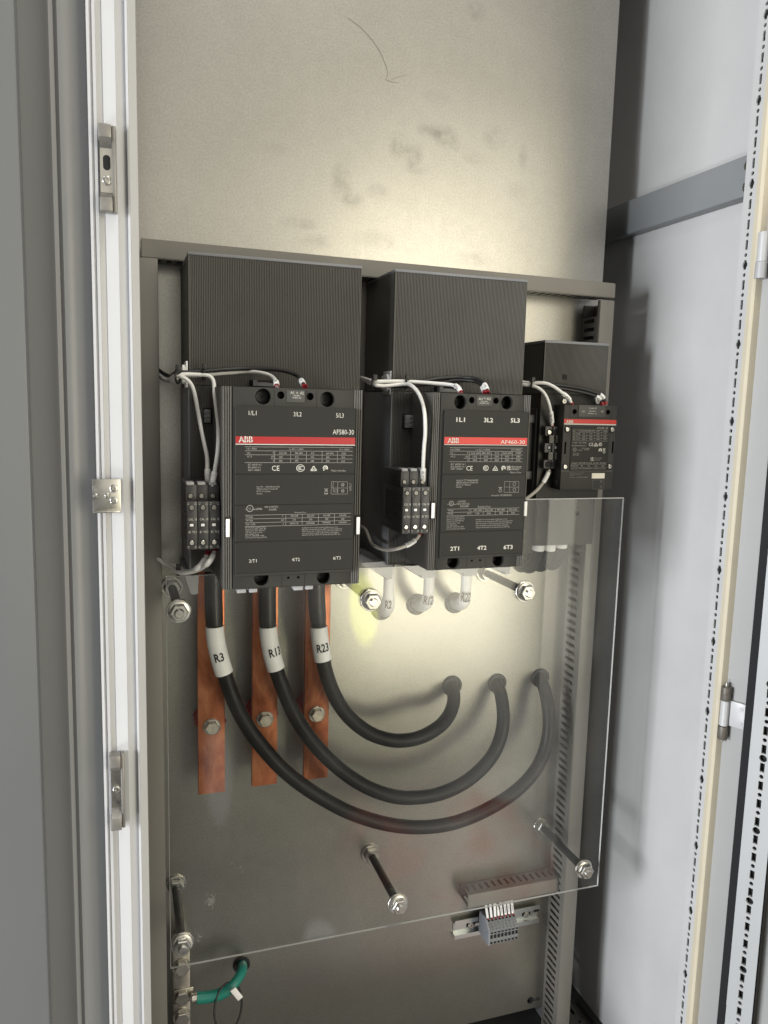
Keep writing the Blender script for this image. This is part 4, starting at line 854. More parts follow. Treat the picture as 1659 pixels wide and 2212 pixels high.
# ================================================================== AUXILIARY CONTACT BLOCKS
def aux_block(label, x0, x1, zt, zb, yfr, yback, group):
    W = x1 - x0; H = zt - zb
    t = thing('auxiliary_contact_block', label, 'contact block', ((x0 + x1) / 2, yback, zb), group)
    ztop = zt + H * .33
    bm = B(); box(bm, x0, x1, yfr, yback, zb, zt, .0006); box(bm, x0, x1, yfr + .010, yback, zt - .002, ztop, .0006)
    box(bm, x0 + W * .1, x1 - W * .1, yfr + .004, yback, zb - H * .02, zb + .002)
    body = obj('body', bm, M['aux'], t)
    bm = B(); box(bm, x0 + W * .04, x1 - W * .24, yfr + .008, yfr + .022, ztop - .0005, ztop + .0030, .0008); obj('release_clip', bm, M['lightplastic'], t)
    for k, (fx, z, y) in enumerate(((.46, zt - H * .13, yfr), (.46, zb + H * .14, yfr), (.42, zt + H * .09, yfr + .010))):
        c = (x0 + W * fx, y, z); bm = B(); lathe(bm, (c[0], y - .0002, z), (0, -1, 0), [(0, W * .27), (.0004, W * .27), (.0004, W * .2), (.0001, W * .2)], 20); rc = obj('screw_recess', bm, M['hole'], t)
        bm = B(); screw_head(bm, (c[0] - .0001, y - .0003, z), W * .215); obj('terminal_screw', bm, M['dullsteel'] if k != 1 else M['steel'], rc)
    bm = B(); box(bm, x0 + W * .27, x0 + W * .70, yfr - .0002, yfr + .001, zb + H * .475, zb + H * .545); fw = obj('flag_recess', bm, M['hole'], t)
    bm = B(); box(bm, x0 + W * .27, x0 + W * .60, yfr - .0012, yfr + .001, zb + H * .482, zb + H * .535, .0003); obj('position_flag', bm, M['white'], fw)
    g = B(); y = yfr - .00025
    text(g, 'CAL 18', Vector((x0 + W * .16, y, zb + H * .605)), EX, EZ, H * .048, W * .76); text(g, 'CAL 18', Vector((x0 + W * .92, y, zb + H * .385)), -EX, -EZ, H * .048, W * .76)
    for s, fx, fz in (('013', .06, .962), ('021', .70, .962), ('NC', .06, .930), ('NO', .70, .930), ('NC', .06, .052), ('NO', .70, .052), ('022', .06, .022), ('014', .70, .022)): text(g, s, Vector((x0 + W * fx, y, zb + H * fz)), EX, EZ, H * .018, W * .2)
    obj('block_print', g, M['ink_white'], t, smooth=False)
    g = B(); poly_line(g, [Vector((x0 + W * a, y, zb + H * b_)) for a, b_ in ((.48, .79), (.10, .765), (.10, .60), (.34, .565), (.34, .54))], .0003); poly_line(g, [Vector((x0 + W * a, y, zb + H * b_)) for a, b_ in ((.34, .47), (.10, .43), (.10, .33))], .0003)
    poly_line(g, [Vector((x1 - .0003, y, zb + .001)), Vector((x1 - .0003, y, zt - .001))], .0006)
    obj('panel_seams', g, M['hole'], t, smooth=False)
    g = B(); box(g, x0 - .0003, x0 + .0005, yfr + .004, yback - .012, zb + H * .18, zb + H * .86); 
    for k in range(9): box(g, x0 - .0012, x0, yfr + .006 + (k % 3) * .011, yfr + .013 + (k % 3) * .011, zb + H * (.2 + .075 * k), zb + H * (.24 + .075 * k))
    obj('side_mouldings', g, M['aux'], t)
    return t
def solve_y(uv1, x):       # depth at which a measured point reaches the given x
    lo, hi = -.6, .1
    for _ in range(50):
        y = (lo + hi) / 2
        if aty(*uv1, y).x > x: hi = y
        else: lo = y
    return y
for (us, vt, vb, yfr, yback, names, group) in (
    ([403.4, 427.5, 451.8, 476], 1083, 1186, -.2195, C1P['yb'] - .0008, ['leftmost of the three contact blocks clipped to the largest contactor', 'middle of the three contact blocks clipped to the largest contactor', 'right of the three contact blocks on the largest contactor, with two white wires'], 'contact blocks on the largest contactor'),
    ([869.5, 888.6, 908.6, 928.3], 1052, 1152, -.2035, C2P['yb'] - .0008, ['leftmost of the three contact blocks clipped to the middle contactor', 'middle of three contact blocks on the middle contactor, the one with bright screws', 'right contact block on the middle contactor, with a white wire into its top'], 'contact blocks on the middle contactor')):
    P = C1P if us[0] < 600 else C2P
    xs = [aty(u, (vt + vb) / 2, yfr).x for u in us]
    print('AUX', xs, 'fl', P['fl'])
    zt = sum(aty(u, vt, yfr).z for u in (us[0], us[-1])) / 2; zb_ = sum(aty(u, vb, yfr).z for u in (us[0], us[-1])) / 2
    for i in range(3): aux_block(names[i], xs[i] + .0001, xs[i + 1] - .0002, zt, zb_, yfr, yback, group)
# two-pole block beside the small contactor
yq = -.085
for i, (u0, u1, lab) in enumerate(((1179, 1192, 'left half of the open contact block beside the smallest contactor, with one bright screw'), (1192.6, 1206, 'right half of the open contact block beside the smallest contactor, with dark screw holes'))):
    a, c = aty(u0, 921, yq), aty(u1, 1012, yq); x0, x1, zt, zb_ = a.x, c.x - .0002, a.z, c.z; W = x1 - x0; H = zt - zb_
    t = thing('auxiliary_contact_block', lab, 'contact block', ((x0 + x1) / 2, -.006, zb_), 'contact blocks beside the smallest contactor')
    bm = B(); box(bm, x0, x1, yq, -.04, zt - H * .22, zt, .0005); box(bm, x0, x1, yq, -.04, zb_, zb_ + H * .20, .0005); box(bm, x0, x1, yq, -.04, zb_ + H * .38, zb_ + H * .60, .0005); box(bm, x0, x1, yq + .012, -.006, zb_ + .001, zt - .001); obj('body', bm, M['aux'], t)
    for fz in (.86, .10):
        z = zb_ + H * fz; bm = B(); lathe(bm, (x0 + W * .5, yq - .0002, z), (0, -1, 0), [(0, W * .36), (.0003, W * .36), (.0003, 0)], 20); rc = obj('screw_recess', bm, M['hole'], t)
        if i == 0 and fz > .5: bm = B(); screw_head(bm, (x0 + W * .42, yq - .0006, z), W * .24); obj('terminal_screw', bm, M['steel'], rc)
    for fz in (.70, .30):
        bm = B()
        for k in range(4): box(bm, x0 + W * .45, x1, yq - .002, yq + .012, zb_ + H * (fz - .085 + .045 * k), zb_ + H * (fz - .05 + .045 * k))
        obj('side_tab', bm, M['aux2'], t)
    bm = B(); box(bm, x0 + W * .34, x0 + W * .72, yq - .0004, yq + .001, zb_ + H * .45, zb_ + H * .55); fw = obj('flag_recess', bm, M['hole'], t)
    bm = B(); box(bm, x0 + W * .40, x0 + W * .60, yq - .0014, yq, zb_ + H * .47, zb_ + H * .53); obj('position_flag', bm, M['lightplastic'], fw)
    if i == 0:
        for zz in (zt + .010, zb_ - .012):
            bm = B(); box(bm, x0 - .018, x0 - .004, -.062, -.03, zz - .006, zz + .006, .0006); obj('rear_terminal', bm, M['aux'], t)
        bm = B(); box(bm, x0 - .022, x0 - .0005, -.058, -.006, zb_ - .014, zt + .010, .001); obj('side_case', bm, M['black'], t)

# ================================================================== CONTROL WIRES
def text_on_tube(bm, s, c0, c1, r, h, along=True, turn=0.):      # letters wrapped on a sleeve
    pass
def wire(name, label, cat, uvs, ys, r, m, group, sleeves=(), ferr=True, smooth=1, start_ferr=False):
    pts = smooth_path(spline(pathpts(uvs, ys), .004), smooth * 2)
    t = thing(name, label, cat, pts[0], group)
    bm = B(); sweep(bm, pts, r, 12); obj('jacket', bm, m, t)
    N = len(pts)
    L = [0]
    for a, b_ in zip(pts, pts[1:]): L.append(L[-1] + (b_ - a).length)
    def seg(a, b_):
        q = [p for p, l in zip(pts, L) if a - 1e-6 <= l <= b_ + 1e-6]; return q
    for (fa, ln, s) in sleeves:          # fa distance from the end
        a, b_ = L[-1] - fa - ln, L[-1] - fa; q = seg(a, b_)
        if len(q) < 2: continue
        bm = B(); sweep(bm, q, r * 1.42, 14); so = obj('marker_sleeve', bm, M['white'], t)
        if s:
            p0, p1 = q[0], q[-1]; d = (p1 - p0).normalized(); mid = (p0 + p1) / 2; nrm = (CAM - mid).normalized(); nrm = (nrm - d * nrm.dot(d)).normalized(); ez = nrm.cross(d)
            g = B(); w = (p1 - p0).length * .8; text(g, s, p0 + d * (w * .12) + nrm * (r * 1.46) - ez * (r * .62), d, ez, r * 1.25, w); obj('marker_print', g, M['ink_black'], so, smooth=False)
    if ferr:
        q = seg(L[-1] - .007, L[-1]); 
        if len(q) >= 2: bm = B(); sweep(bm, q, r * 1.3, 12); obj('ferrule', bm, M['ferrule'], t)
    return t
y1 = C1P['yb'] - .006; yt = C1P['yf'] + .012
GW = 'control wires of the largest contactor'
RW = .00235
wire('control_wire', 'black control wire running across the largest contactor to its A2 terminal', 'wire', [(338, 797), (341, 798), (355.8, 809), (367.8, 812.8), (379.8, 805), (394, 804.5), (439.8, 802.5), (488, 798), (531, 796.6), (592.8, 798), (625.8, 804), (643.8, 813), (649.8, 820.6), (659.4, 836)],
     [(0, -.03), (3, -.06), (4, y1 - .012), (5, y1 - .004), (8, y1 - .002), (11, y1 - .03), (13, yt)], RW, M['black'], GW, [(.009, .018, 'A2-(M2)')])
wire('control_wire', 'white control wire running behind the black one to the A1 terminal of the largest contactor', 'wire', [(338, 806), (345, 812), (357, 822), (369, 824), (382, 818), (394, 812), (439.8, 811), (461.4, 808), (499.8, 805), (531, 802.6), (553.8, 804), (571.8, 807), (586.8, 813), (595.8, 823.6), (598, 836)],
     [(0, -.03), (3, -.05), (4, y1 - .006), (6, y1 + .002), (9, y1 + .002), (12, y1 - .03), (14, yt)], RW, M['wirewhite'], GW, [(.009, .020, '7-(M2)')])
yx = -.207
wire('control_wire', 'white control wire dropping in a bow to the right contact block of the largest contactor', 'wire', [(338, 800), (341, 802), (355.8, 818.8), (367.8, 818), (378.6, 811.5), (391.8, 808.2), (439.8, 809.8), (451.8, 808.6), (460.4, 815), (462.6, 832), (463.2, 850), (468.6, 892), (471.6, 922), (471.6, 958), (468.6, 988), (460.8, 1034), (457, 1055), (455.5, 1076)],
     [(0, -.03), (3, -.06), (4, y1 - .010), (7, y1 - .008), (9, y1 - .015), (13, yx - .010), (17, yx + .006)], RW, M['wirewhite'], GW, [(.010, .024, '37-(M2)')])
wire('control_wire', 'white control wire dropping nearest the left edge to the contact blocks of the largest contactor', 'wire', [(338, 803), (346, 814), (357, 822), (372, 819), (388, 812.8), (399, 815), (409.8, 822.4), (418, 840.4), (424, 868), (431.4, 910), (439.8, 952), (447, 985), (448, 1012), (449.3, 1046), (450, 1062)],
     [(0, -.03), (3, -.05), (4, y1 - .012), (6, y1 - .014), (9, y1 - .016), (12, yx + .008), (14, yx + .020)], RW, M['wirewhite'], GW, [(.011, .020, '38-(M2)')])
wire('control_wire', 'longer white control wire looping low in front below the blocks of the largest contactor', 'wire', [(338, 1206), (342.3, 1208), (361.8, 1222), (382.8, 1235), (397.8, 1238), (430.8, 1230.5), (451.8, 1214), (461, 1200), (464.8, 1184)], [(0, -.03), (2, -.08), (3, y1 - .01), (6, yx - .006), (8, yx + .008)], RW, M['wirewhite'], GW, [(.010, .018, '9-(M3)')])
wire('control_wire', 'shorter white control wire looping low behind another below the blocks of the largest contactor', 'wire', [(338, 1208), (350, 1214), (367.8, 1220), (388, 1223.5), (396, 1232), (410, 1233.5), (430.8, 1224), (443.8, 1208), (449.4, 1190)], [(0, -.03), (2, -.07), (4, y1 - .003), (6, yx + .010), (8, yx + .016)], RW, M['wirewhite'], GW, [(.009, .022, '50-(M2)')])
y2 = C2P['yb'] - .006; yt2 = C2P['yf'] + .012; yx2 = -.192
GW = 'control wires of the middle contactor'
wire('control_wire', 'white control wire running to the A1 terminal of the middle contactor', 'wire', [(781, 816), (787, 817.7), (808.7, 823.7), (840, 823.6), (876, 823.7), (931, 827.3), (979, 832), (990, 838), (997, 851)], [(0, -.05), (1, -.07), (2, y2 - .005), (4, y2 - .005), (5, y2 - .015), (8, yt2)], RW, M['wirewhite'], GW, [(.007, .020, '8-(M2)')])
wire('control_wire', 'white control wire dropping to the right contact block of the middle contactor', 'wire', [(784, 820), (792, 823.5), (808.7, 831), (830.3, 833.3), (873.5, 829.7), (888, 832), (902.3, 846.5), (912, 868), (918, 899.3), (918.6, 942), (916.5, 957.7), (914.3, 999.7), (913, 1052)], [(0, -.05), (1, -.07), (2, y2 - .005), (4, y2 - .006), (8, yx2 - .012), (11, yx2 - .008), (12, yx2 + .004)], RW, M['wirewhite'], GW, [(.008, .022, '40-(M1)')])
wire('control_wire', 'black control wire, upper of the pair reaching the A2 terminal of the middle contactor', 'wire', [(808, 826), (840, 828), (876, 827.5), (919, 822.5), (955, 816.5), (991, 815.3), (1022.3, 816.5), (1039, 822.5), (1050, 835.7), (1053.5, 850)], [(0, y2), (2, y2 - .001), (5, y2 - .003), (7, y2 - .03), (9, yt2)], RW, M['black'], GW, [(.007, .018, '2-(M2)')])
wire('control_wire', 'black control wire, lower of the pair reaching the A2 terminal of the middle contactor', 'wire', [(810, 831), (845, 834), (883, 833.5), (931, 828.3), (979, 822.5), (1022, 822.5), (1036.7, 828.7), (1045, 841.7), (1047.5, 851)], [(0, y2 + .002), (2, y2), (4, y2 - .002), (6, y2 - .03), (8, yt2)], RW, M['black'], GW, [(.007, .017, '4-(M2)')])
wire('control_wire', 'pale control wire hanging in a loop below the contact blocks of the middle contactor', 'wire', [(776, 1137), (780, 1137), (787, 1141), (794, 1151), (802, 1173), (824.7, 1186), (855.5, 1186), (883.5, 1176), (903, 1162), (911, 1147)], [(0, -.03), (4, -.09), (6, yx2 + .01), (9, yx2 + .006)], RW, M['wiregrey'], GW, [(.011, .018, '10-(M3)')])
y3 = -.0774 - .006; yt3 = -.1 + .008
GW = 'control wires of the smallest contactor'
wire('control_wire', 'white control wire arching to the A1 terminal of the smallest contactor', 'wire', [(1122, 824), (1128.5, 824.7), (1143, 828), (1159, 827), (1178, 827), (1194, 833.5), (1216.5, 850), (1231, 863), (1236, 876)], [(0, -.06), (4, y3 - .006), (6, y3 - .010), (8, yt3)], RW, M['wirewhite'], GW, [(.008, .020, '1-(M2)')])
wire('control_wire', 'white control wire dropping to the open contact block beside the smallest contactor', 'wire', [(1122, 830), (1128.5, 831), (1147.7, 832.7), (1165, 839), (1178, 852), (1186, 872.7), (1191, 896.7), (1192.5, 924)], [(0, -.06), (3, y3 - .004), (5, yq - .008), (7, yq + .004)], RW, M['wirewhite'], GW, [(.006, .020, '28-(M1)')])
wire('control_wire', 'black control wire, upper of the pair reaching the smallest contactor', 'wire', [(1140, 829), (1159, 830.5), (1207, 832), (1255, 839), (1283.7, 847), (1301, 855), (1309, 874)], [(0, -.07), (2, y3), (4, y3 - .006), (6, yt3)], RW, M['black'], GW, [(.006, .015, '6-(M2)')])
wire('control_wire', 'black control wire, lower of the pair reaching the smallest contactor', 'wire', [(1140, 832), (1162, 835), (1207, 838.5), (1255, 846.5), (1287, 856), (1299.7, 867), (1302, 876)], [(0, -.07), (2, y3), (4, y3 - .007), (6, yt3)], RW, M['black'], GW, [(.006, .014, '3-(M2)')])
wire('control_wire', 'pale control wire curving down from the open contact block beside the smallest contactor', 'wire', [(1128, 1084), (1138, 1076.7), (1160.7, 1058.5), (1177.5, 1036), (1187, 1014)], [(0, -.07), (4, yq + .002)], RW, M['wiregrey'], GW, [(.004, .018, None)], ferr=False)
# cable ties and adhesive tie mounts
def tie(label, u, v, y, rx, rz, tilt=0, w=.0026):
    c = aty(u, v, y); bm = B(); n = 28; pts = []
    for k in range(n + 1):
        an = 2 * PI * k / n; pts.append(c + Vector((math.cos(an) * rx * math.sin(tilt), math.cos(an) * rx * math.cos(tilt) * .9, math.sin(an) * rz)))
    sweep(bm, pts, w * .5, 8); box(bm, c.x - .0028, c.x + .0028, c.y - rx - .003, c.y - rx + .001, c.z + rz - .003, c.z + rz + .004, .0005)
    return tag(obj('cable_tie', bm, M['black'], None), label, 'cable tie', 'black cable ties on the control wires')
tie('black cable tie round the wires in front of the largest contactor', 439.8, 806, y1 - .004, .006, .0068, .3)
tie('black cable tie strapping the wires to the white mount on the largest contactor', 384, 812, y1 - .011, .006, .0085, .5)
tie('black cable tie pulling the low loop wires together below the largest contactor', 385, 1233, y1 - .006, .005, .0055, .3)
tie('black cable tie round the wires in front of the middle contactor', 876, 828, y2 - .003, .006, .0068, .2)
tie('black cable tie at the pale mount on the middle contactor', 806, 828, y2 - .003, .006, .0068, .5)
tie('black cable tie round the wires left of the smallest contactor', 1146, 830, y3 + .006, .006, .006, .2)
def mount(label, x, v0, v1, u, y0, y1_, m):
    z0, z1 = atx(u, v1, x).z, atx(u, v0, x).z; z0, z1 = min(z0, z1), max(z0, z1)
    bm = B(); box(bm, x - .0022, x - .0001, y0, y1_, z0, z1, .0006); zc = (z0 + z1) / 2; h = (z1 - z0)
    prism(bm, [(y0 + .001, zc + h * .28), (y0 + .005, zc + h * .36), (y1_ - .004, zc + h * .28), (y1_ - .004, zc - h * .28), (y0 + .005, zc - h * .36), (y0 + .001, zc - h * .28)], 'x', x - .006, x - .0021)
    return tag(obj('tie_mount', bm, m, None), label, 'tie mount', 'adhesive tie mounts')
mount('white adhesive tie mount on the side of the largest contactor', C1P['xl'] - .0014, 783, 838, 400, C1P['yb'] + .0, C1P['yb'] + .026, M['white'])
mount('pale adhesive tie mount on the side of the middle contactor', C2P['xl'] - .0014, 802, 852, 838, C2P['yb'] + .0, C2P['yb'] + .028, M['lightplastic'])

# ================================================================== COPPER BARS AND INSULATORS
for (ua, ub, vb, bu, bv, lab) in ((427.8, 486, 1716, 457.6, 1569, 'leftmost copper busbar, behind the cable marked R3'), (544.6, 599, 1698.5, 572.4, 1553, 'middle copper busbar, behind the cable marked R13'), (656.6, 709.4, 1684.5, 684.4, 1542, 'right copper busbar, behind the cable marked R23')):
    yb_ = -.050; x0, x1 = aty(ua, 1600, yb_).x, aty(ub, 1600, yb_).x; zb_ = (aty(ua, vb, yb_).z + aty(ub, vb - 4, yb_).z) / 2; zt = -.14
    t = thing('copper_busbar', lab, 'busbar', ((x0 + x1) / 2, yb_, zb_), 'copper busbars')
    bm = B(); box(bm, x0, x1, yb_, yb_ + .008, zb_, zt, .0009, 2); obj('bar', bm, M['copper'], t)
    c = aty(bu, bv, yb_); bm = B(); lathe(bm, (c.x, yb_ - .0001, c.z), (0, -1, 0), [(0, .0118), (.0018, .0118), (.0024, .0112), (.0024, 0)], 32); obj('washer', bm, M['steel'], t)
    bm = B(); lathe(bm, (c.x, yb_ - .0026, c.z), (0, -1, 0), [(0, .0098), (.0055, .0098), (.0066, .0086), (.0066, .0001)], 6); obj('bolt_head', bm, M['dullsteel2'], t, angle=25)
    bm = B(); lathe(bm, (c.x, -.0005, c.z), (0, -1, 0), [(0, .021), (.004, .022), (.010, .019), (.020, .022), (.026, .019), (.034, .022), (.040, .020), (.0412, .014)], 6); 
    tag(obj('standoff_insulator', bm, M['redbright'], None, angle=25), 'red insulator holding the ' + lab.split(',')[0], 'insulator', 'red busbar insulators')
    # crimped cable lug up under the contactor
# ================================================================== POWER CABLES
def grommet(label, u, v, r=.0155, group='black cable grommets in the plate'):
    c = aty(u, v, 0); bm = B(); n = 36; pts = [Vector((c.x + math.cos(2 * PI * k / n) * r * .86, -.0022, c.z + math.sin(2 * PI * k / n) * r * .86)) for k in range(n)]
    lathe(bm, (c.x, -.0002, c.z), (0, -1, 0), [(0, r * .6), (.0006, r), (.0026, r * .99), (.0042, r * .9), (.0042, r * .74), (.0008, r * .70)], 36)
    return tag(obj('cable_grommet', bm, M['black'], None), label, 'grommet', group)
def wrap_text(bm, s, pts, m, nrm, r, h, wang):      # letters across a sleeve, wrapped round it and following its centre line
    vs, fs, W0 = glyphs(s, True); k = h / CAP
    b2 = bmesh.new(); V = [b2.verts.new((x, y, 0)) for x, y in vs]
    for f in fs:
        try: b2.faces.new([V[i] for i in f])
        except ValueError: pass
    bmesh.ops.triangulate(b2, faces=b2.faces)
    for _ in range(3): bmesh.ops.subdivide_edges(b2, edges=[e for e in b2.edges if e.calc_length() > .10], cuts=1)
    bmesh.ops.triangulate(b2, faces=b2.faces)
    Ls = [0]
    for a, b_ in zip(pts, pts[1:]): Ls.append(Ls[-1] + (b_ - a).length)
    def at(l):
        l = max(0, min(Ls[-1] - 1e-6, l)); i = max(j for j in range(len(Ls) - 1) if Ls[j] <= l); t = (l - Ls[i]) / (Ls[i + 1] - Ls[i])
        d0 = (pts[min(i + 1, len(pts) - 1)] - pts[max(i - 1, 0)]).normalized(); d1 = (pts[min(i + 2, len(pts) - 1)] - pts[i]).normalized()
        return pts[i].lerp(pts[i + 1], t), d0.lerp(d1, t).normalized()
    for v in b2.verts:
        an = (v.co.x / W0 - .5) * wang; c, ax = at(Ls[m] - (v.co.y - .35) * k); n = (nrm - ax * nrm.dot(ax)).normalized(); side = n.cross(ax)
        v.co = c + (n * math.cos(an) + side * math.sin(an)) * (r + .0006)
    me = bpy.data.meshes.new('x'); b2.to_mesh(me); b2.free(); bm.from_mesh(me); bpy.data.meshes.remove(me)
def power_cable(label, uvs, ys, r, s, sl, turn, shrink_v, tagv):
    pts = smooth_path(spline(pathpts(uvs, ys), .006), 6)
    t = thing('power_cable', label, 'cable', pts[0], 'black power cables')
    prj = lambda p: 1106 - FPX * ((p - CAM).dot(UP) / (p - CAM).dot(FW))
    bm = B(); sweep(bm, pts, r, 28); obj('jacket', bm, M['rubber'], t)
    i1 = next(i for i, p in enumerate(pts) if prj(p) > shrink_v)
    bm = B(); sweep(bm, pts[:i1 + 1], [r * 1.13] * (i1 - 1) + [r * 1.10, r * 1.03], 28); obj('heat_shrink', bm, M['shrink'], t)
    q = [p for i, p in enumerate(pts) if tagv[0] <= prj(p) <= tagv[1] and i < len(pts) // 2]
    bm = B(); sweep(bm, q, [r * 1.17] * len(q), 32); so = obj('label_sleeve', bm, M['white'], t)
    m_ = min(range(len(q)), key=lambda i: abs(prj(q[i]) - sl)); ax = (q[min(m_ + 1, len(q) - 1)] - q[max(m_ - 1, 0)]).normalized()
    n = (CAM - q[m_]).normalized(); n = (n - ax * n.dot(ax)).normalized(); sd = n.cross(ax); n = (n * math.cos(turn) + sd * math.sin(turn)).normalized()
    g = B(); wrap_text(g, s, q, m_, n, r * 1.17, .0112, 1.0 + .42 * (len(s) - 2)); obj('label_print', g, M['ink_black'], so, smooth=False)
    return t
yc = -.082
R3 = [(461, 1225), (461, 1260), (461, 1294), (463, 1342), (464.6, 1374), (472.6, 1415.6), (487.6, 1463.6), (504.6, 1511.6), (530, 1562.8), (562, 1607.6), (600.6, 1652), (645.4, 1690.8), (696.6, 1724.4), (757.4, 1756), (835, 1780), (907, 1787), (979, 1778), (1051, 1749.4), (1115.9, 1708), (1159, 1661), (1180.7, 1610.8), (1187, 1564), (1184, 1524), (1176, 1486), (1166, 1464), (1160, 1456)]
power_cable('outermost black cable in the deepest loop, with the R3 sleeve', R3, [(0, yc), (7, yc - .004), (18, yc + .008), (22, -.048), (23, -.030), (24, 0), (25, .02)], .0102, 'R3', 1418, -.05, 1352, (1352, 1462))
R13 = [(577.4, 1225), (577.5, 1260), (577.6, 1294), (578.2, 1342), (580, 1374), (587.8, 1415.6), (599, 1454), (613.4, 1492.4), (635.8, 1543.6), (671, 1598), (715.8, 1646), (763.8, 1684), (811.8, 1709), (862.7, 1723), (907, 1722), (943, 1717), (997, 1695), (1040, 1661), (1069, 1625), (1084.5, 1582), (1088, 1546), (1083, 1503), (1073.4, 1476), (1068, 1468)]
power_cable('middle black cable of the three, with the R13 sleeve', R13, [(0, yc), (7, yc - .004), (17, yc + .010), (20, -.045), (21, -.028), (22, 0), (23, .02)], .0102, 'R13', 1401, .42, 1345, (1345, 1448))
R23 = [(684, 1225), (684, 1260), (683.8, 1294), (687.6, 1342), (690, 1374), (696, 1415.6), (701.4, 1444.4), (712.6, 1479.6), (731.8, 1521), (760.6, 1556.4), (799, 1585), (831, 1596), (862.7, 1601), (907, 1594), (943, 1574.8), (968, 1549.6), (981, 1520), (982, 1500), (975.5, 1481.5), (971, 1474)]
power_cable('innermost black cable in the shallowest loop, with the R23 sleeve', R23, [(0, yc), (6, yc - .004), (14, yc + .012), (15, -.046), (16, -.035), (17, -.022), (18, 0), (19, .02)], .0102, 'R23', 1394, .22, 1342, (1346, 1434))
grommet('black grommet where the R3 cable enters the plate', 1166.5, 1464, .0160); grommet('black grommet where the R13 cable enters the plate', 1073.4, 1475.5, .0160); grommet('black grommet where the R23 cable enters the plate', 976, 1481, .0165)
# lugs above the three black cables
for (u, uv_t, lab) in ((461, 1243, 'R3'), (577.5, 1240, 'R13'), (684, 1238, 'R23')):
    a = aty(u, 1246, yc); x = a.x
    bm = B(); box(bm, x - .0165, x + .0165, yc + .004, yc + .0085, a.z - .001, a.z + .03, .001); lathe(bm, (x, yc, a.z - .022), (0, 0, 1), [(0, .0118), (.014, .0118), (.020, .008)], 24)
    tag(obj('cable_lug', bm, M['copper'], None), 'copper lug clamping the top of the ' + lab + ' cable under the largest contactor', 'cable lug', 'copper cable lugs')
def white_cable(label, uvs, s, sv, g_uv, turn, glabel):
    gx = aty(*g_uv, 0); y0 = -.066
    n = len(uvs) + 1
    pts = pathpts(uvs, [(0, y0), (len(uvs) - 2, y0 + .004), (len(uvs) - 1, y0 + .018)]) + [Vector((gx.x + .001, -.014, gx.z + .001)), Vector((gx.x, .015, gx.z + .001))]
    pts = smooth_path(spline(pts, .004), 8); r = .0098
    t = thing('white_cable', label, 'cable', pts[0], 'white sleeved cables')
    N = len(pts); rad = [r * (.80 if k < N * .28 else (.80 + .2 * min(1, (k - N * .28) / (N * .12)))) for k in range(N)]
    bm = B(); sweep(bm, pts, rad, 28); so = obj('sleeve', bm, M['white'], t)
    prj = lambda p: 1106 - FPX * ((p - CAM).dot(UP) / (p - CAM).dot(FW))
    m_ = min(range(N), key=lambda i: abs(prj(pts[i]) - sv)); ax = (pts[m_ + 1] - pts[m_ - 1]).normalized(); nn = (CAM - pts[m_]).normalized(); nn = (nn - ax * nn.dot(ax)).normalized(); sd = nn.cross(ax); nn = nn * math.cos(turn) + sd * math.sin(turn)
    g = B(); wrap_text(g, s, pts, m_, nn, r, .0118, .95 + .52 * (len(s) - 2)); obj('label_print', g, M['ink_black'], so, smooth=False)
    grommet(glabel, *g_uv, .0165)
white_cable('white sleeved cable marked R2, leftmost under the middle contactor', [(841, 1222), (841, 1243), (840, 1268.5), (839, 1293.7), (837.5, 1309)], 'R2', 1294, (824, 1316), .05, 'black grommet behind the white R2 cable')
white_cable('white sleeved cable marked R12 under the middle contactor', [(927, 1222), (927, 1249), (926.5, 1277), (925, 1292), (921, 1302)], 'R12', 1286, (900, 1305), .18, 'black grommet behind the white R12 cable')
white_cable('white sleeved cable marked R22 under the middle contactor', [(1008, 1222), (1007.5, 1249), (1006.5, 1277), (1004.5, 1291), (1001, 1300)], 'R22', 1283, (982, 1302), .18, 'black grommet behind the white R22 cable')
# stubs below the small contactor
for (u, gu, gv, lab) in ((1163, 1135, 1216, 'left'), (1187, 1160, 1213, 'middle'), (1212, 1184, 1210, 'right')):
    c = aty(u, 1186, -.045); gpt = aty(gu, gv, 0)
    pts = smooth_path(spline([Vector((c.x, -.045, c.z + .04)), Vector((c.x, -.045, c.z + .012)), Vector((c.x, -.043, c.z - .006)), Vector((c.x - .002, -.028, gpt.z - .002)), Vector((c.x - .003, .01, gpt.z))], .004), 4)
    t = thing('white_cable', f'{lab} one of the three short white cable ends below the smallest contactor', 'cable', pts[0], 'white cable ends below the smallest contactor')
    N = len(pts); k = int(N * .40); bm = B(); sweep(bm, pts[:k], .0095, 24); obj('sleeve', bm, M['white'], t); bm = B(); sweep(bm, pts[k - 2:], .0092, 24); obj('jacket', bm, M['rubber'], t)
    tag(grommet(f'black grommet behind the {lab} white cable end below the smallest contactor', 0, 0) if False else grommet(f'black grommet at the {lab} short white cable end, below the smallest contactor', *[ (829.5 + FPX * (Vector((pts[-1].x, 0, pts[-1].z)) - CAM).dot(RT) / (Vector((pts[-1].x, 0, pts[-1].z)) - CAM).dot(FW)), (1106 - FPX * (Vector((pts[-1].x, 0, pts[-1].z)) - CAM).dot(UP) / (Vector((pts[-1].x, 0, pts[-1].z)) - CAM).dot(FW))], .0150), f'black grommet at the {lab} short white cable end, below the smallest contactor', 'grommet', 'black cable grommets in the plate')

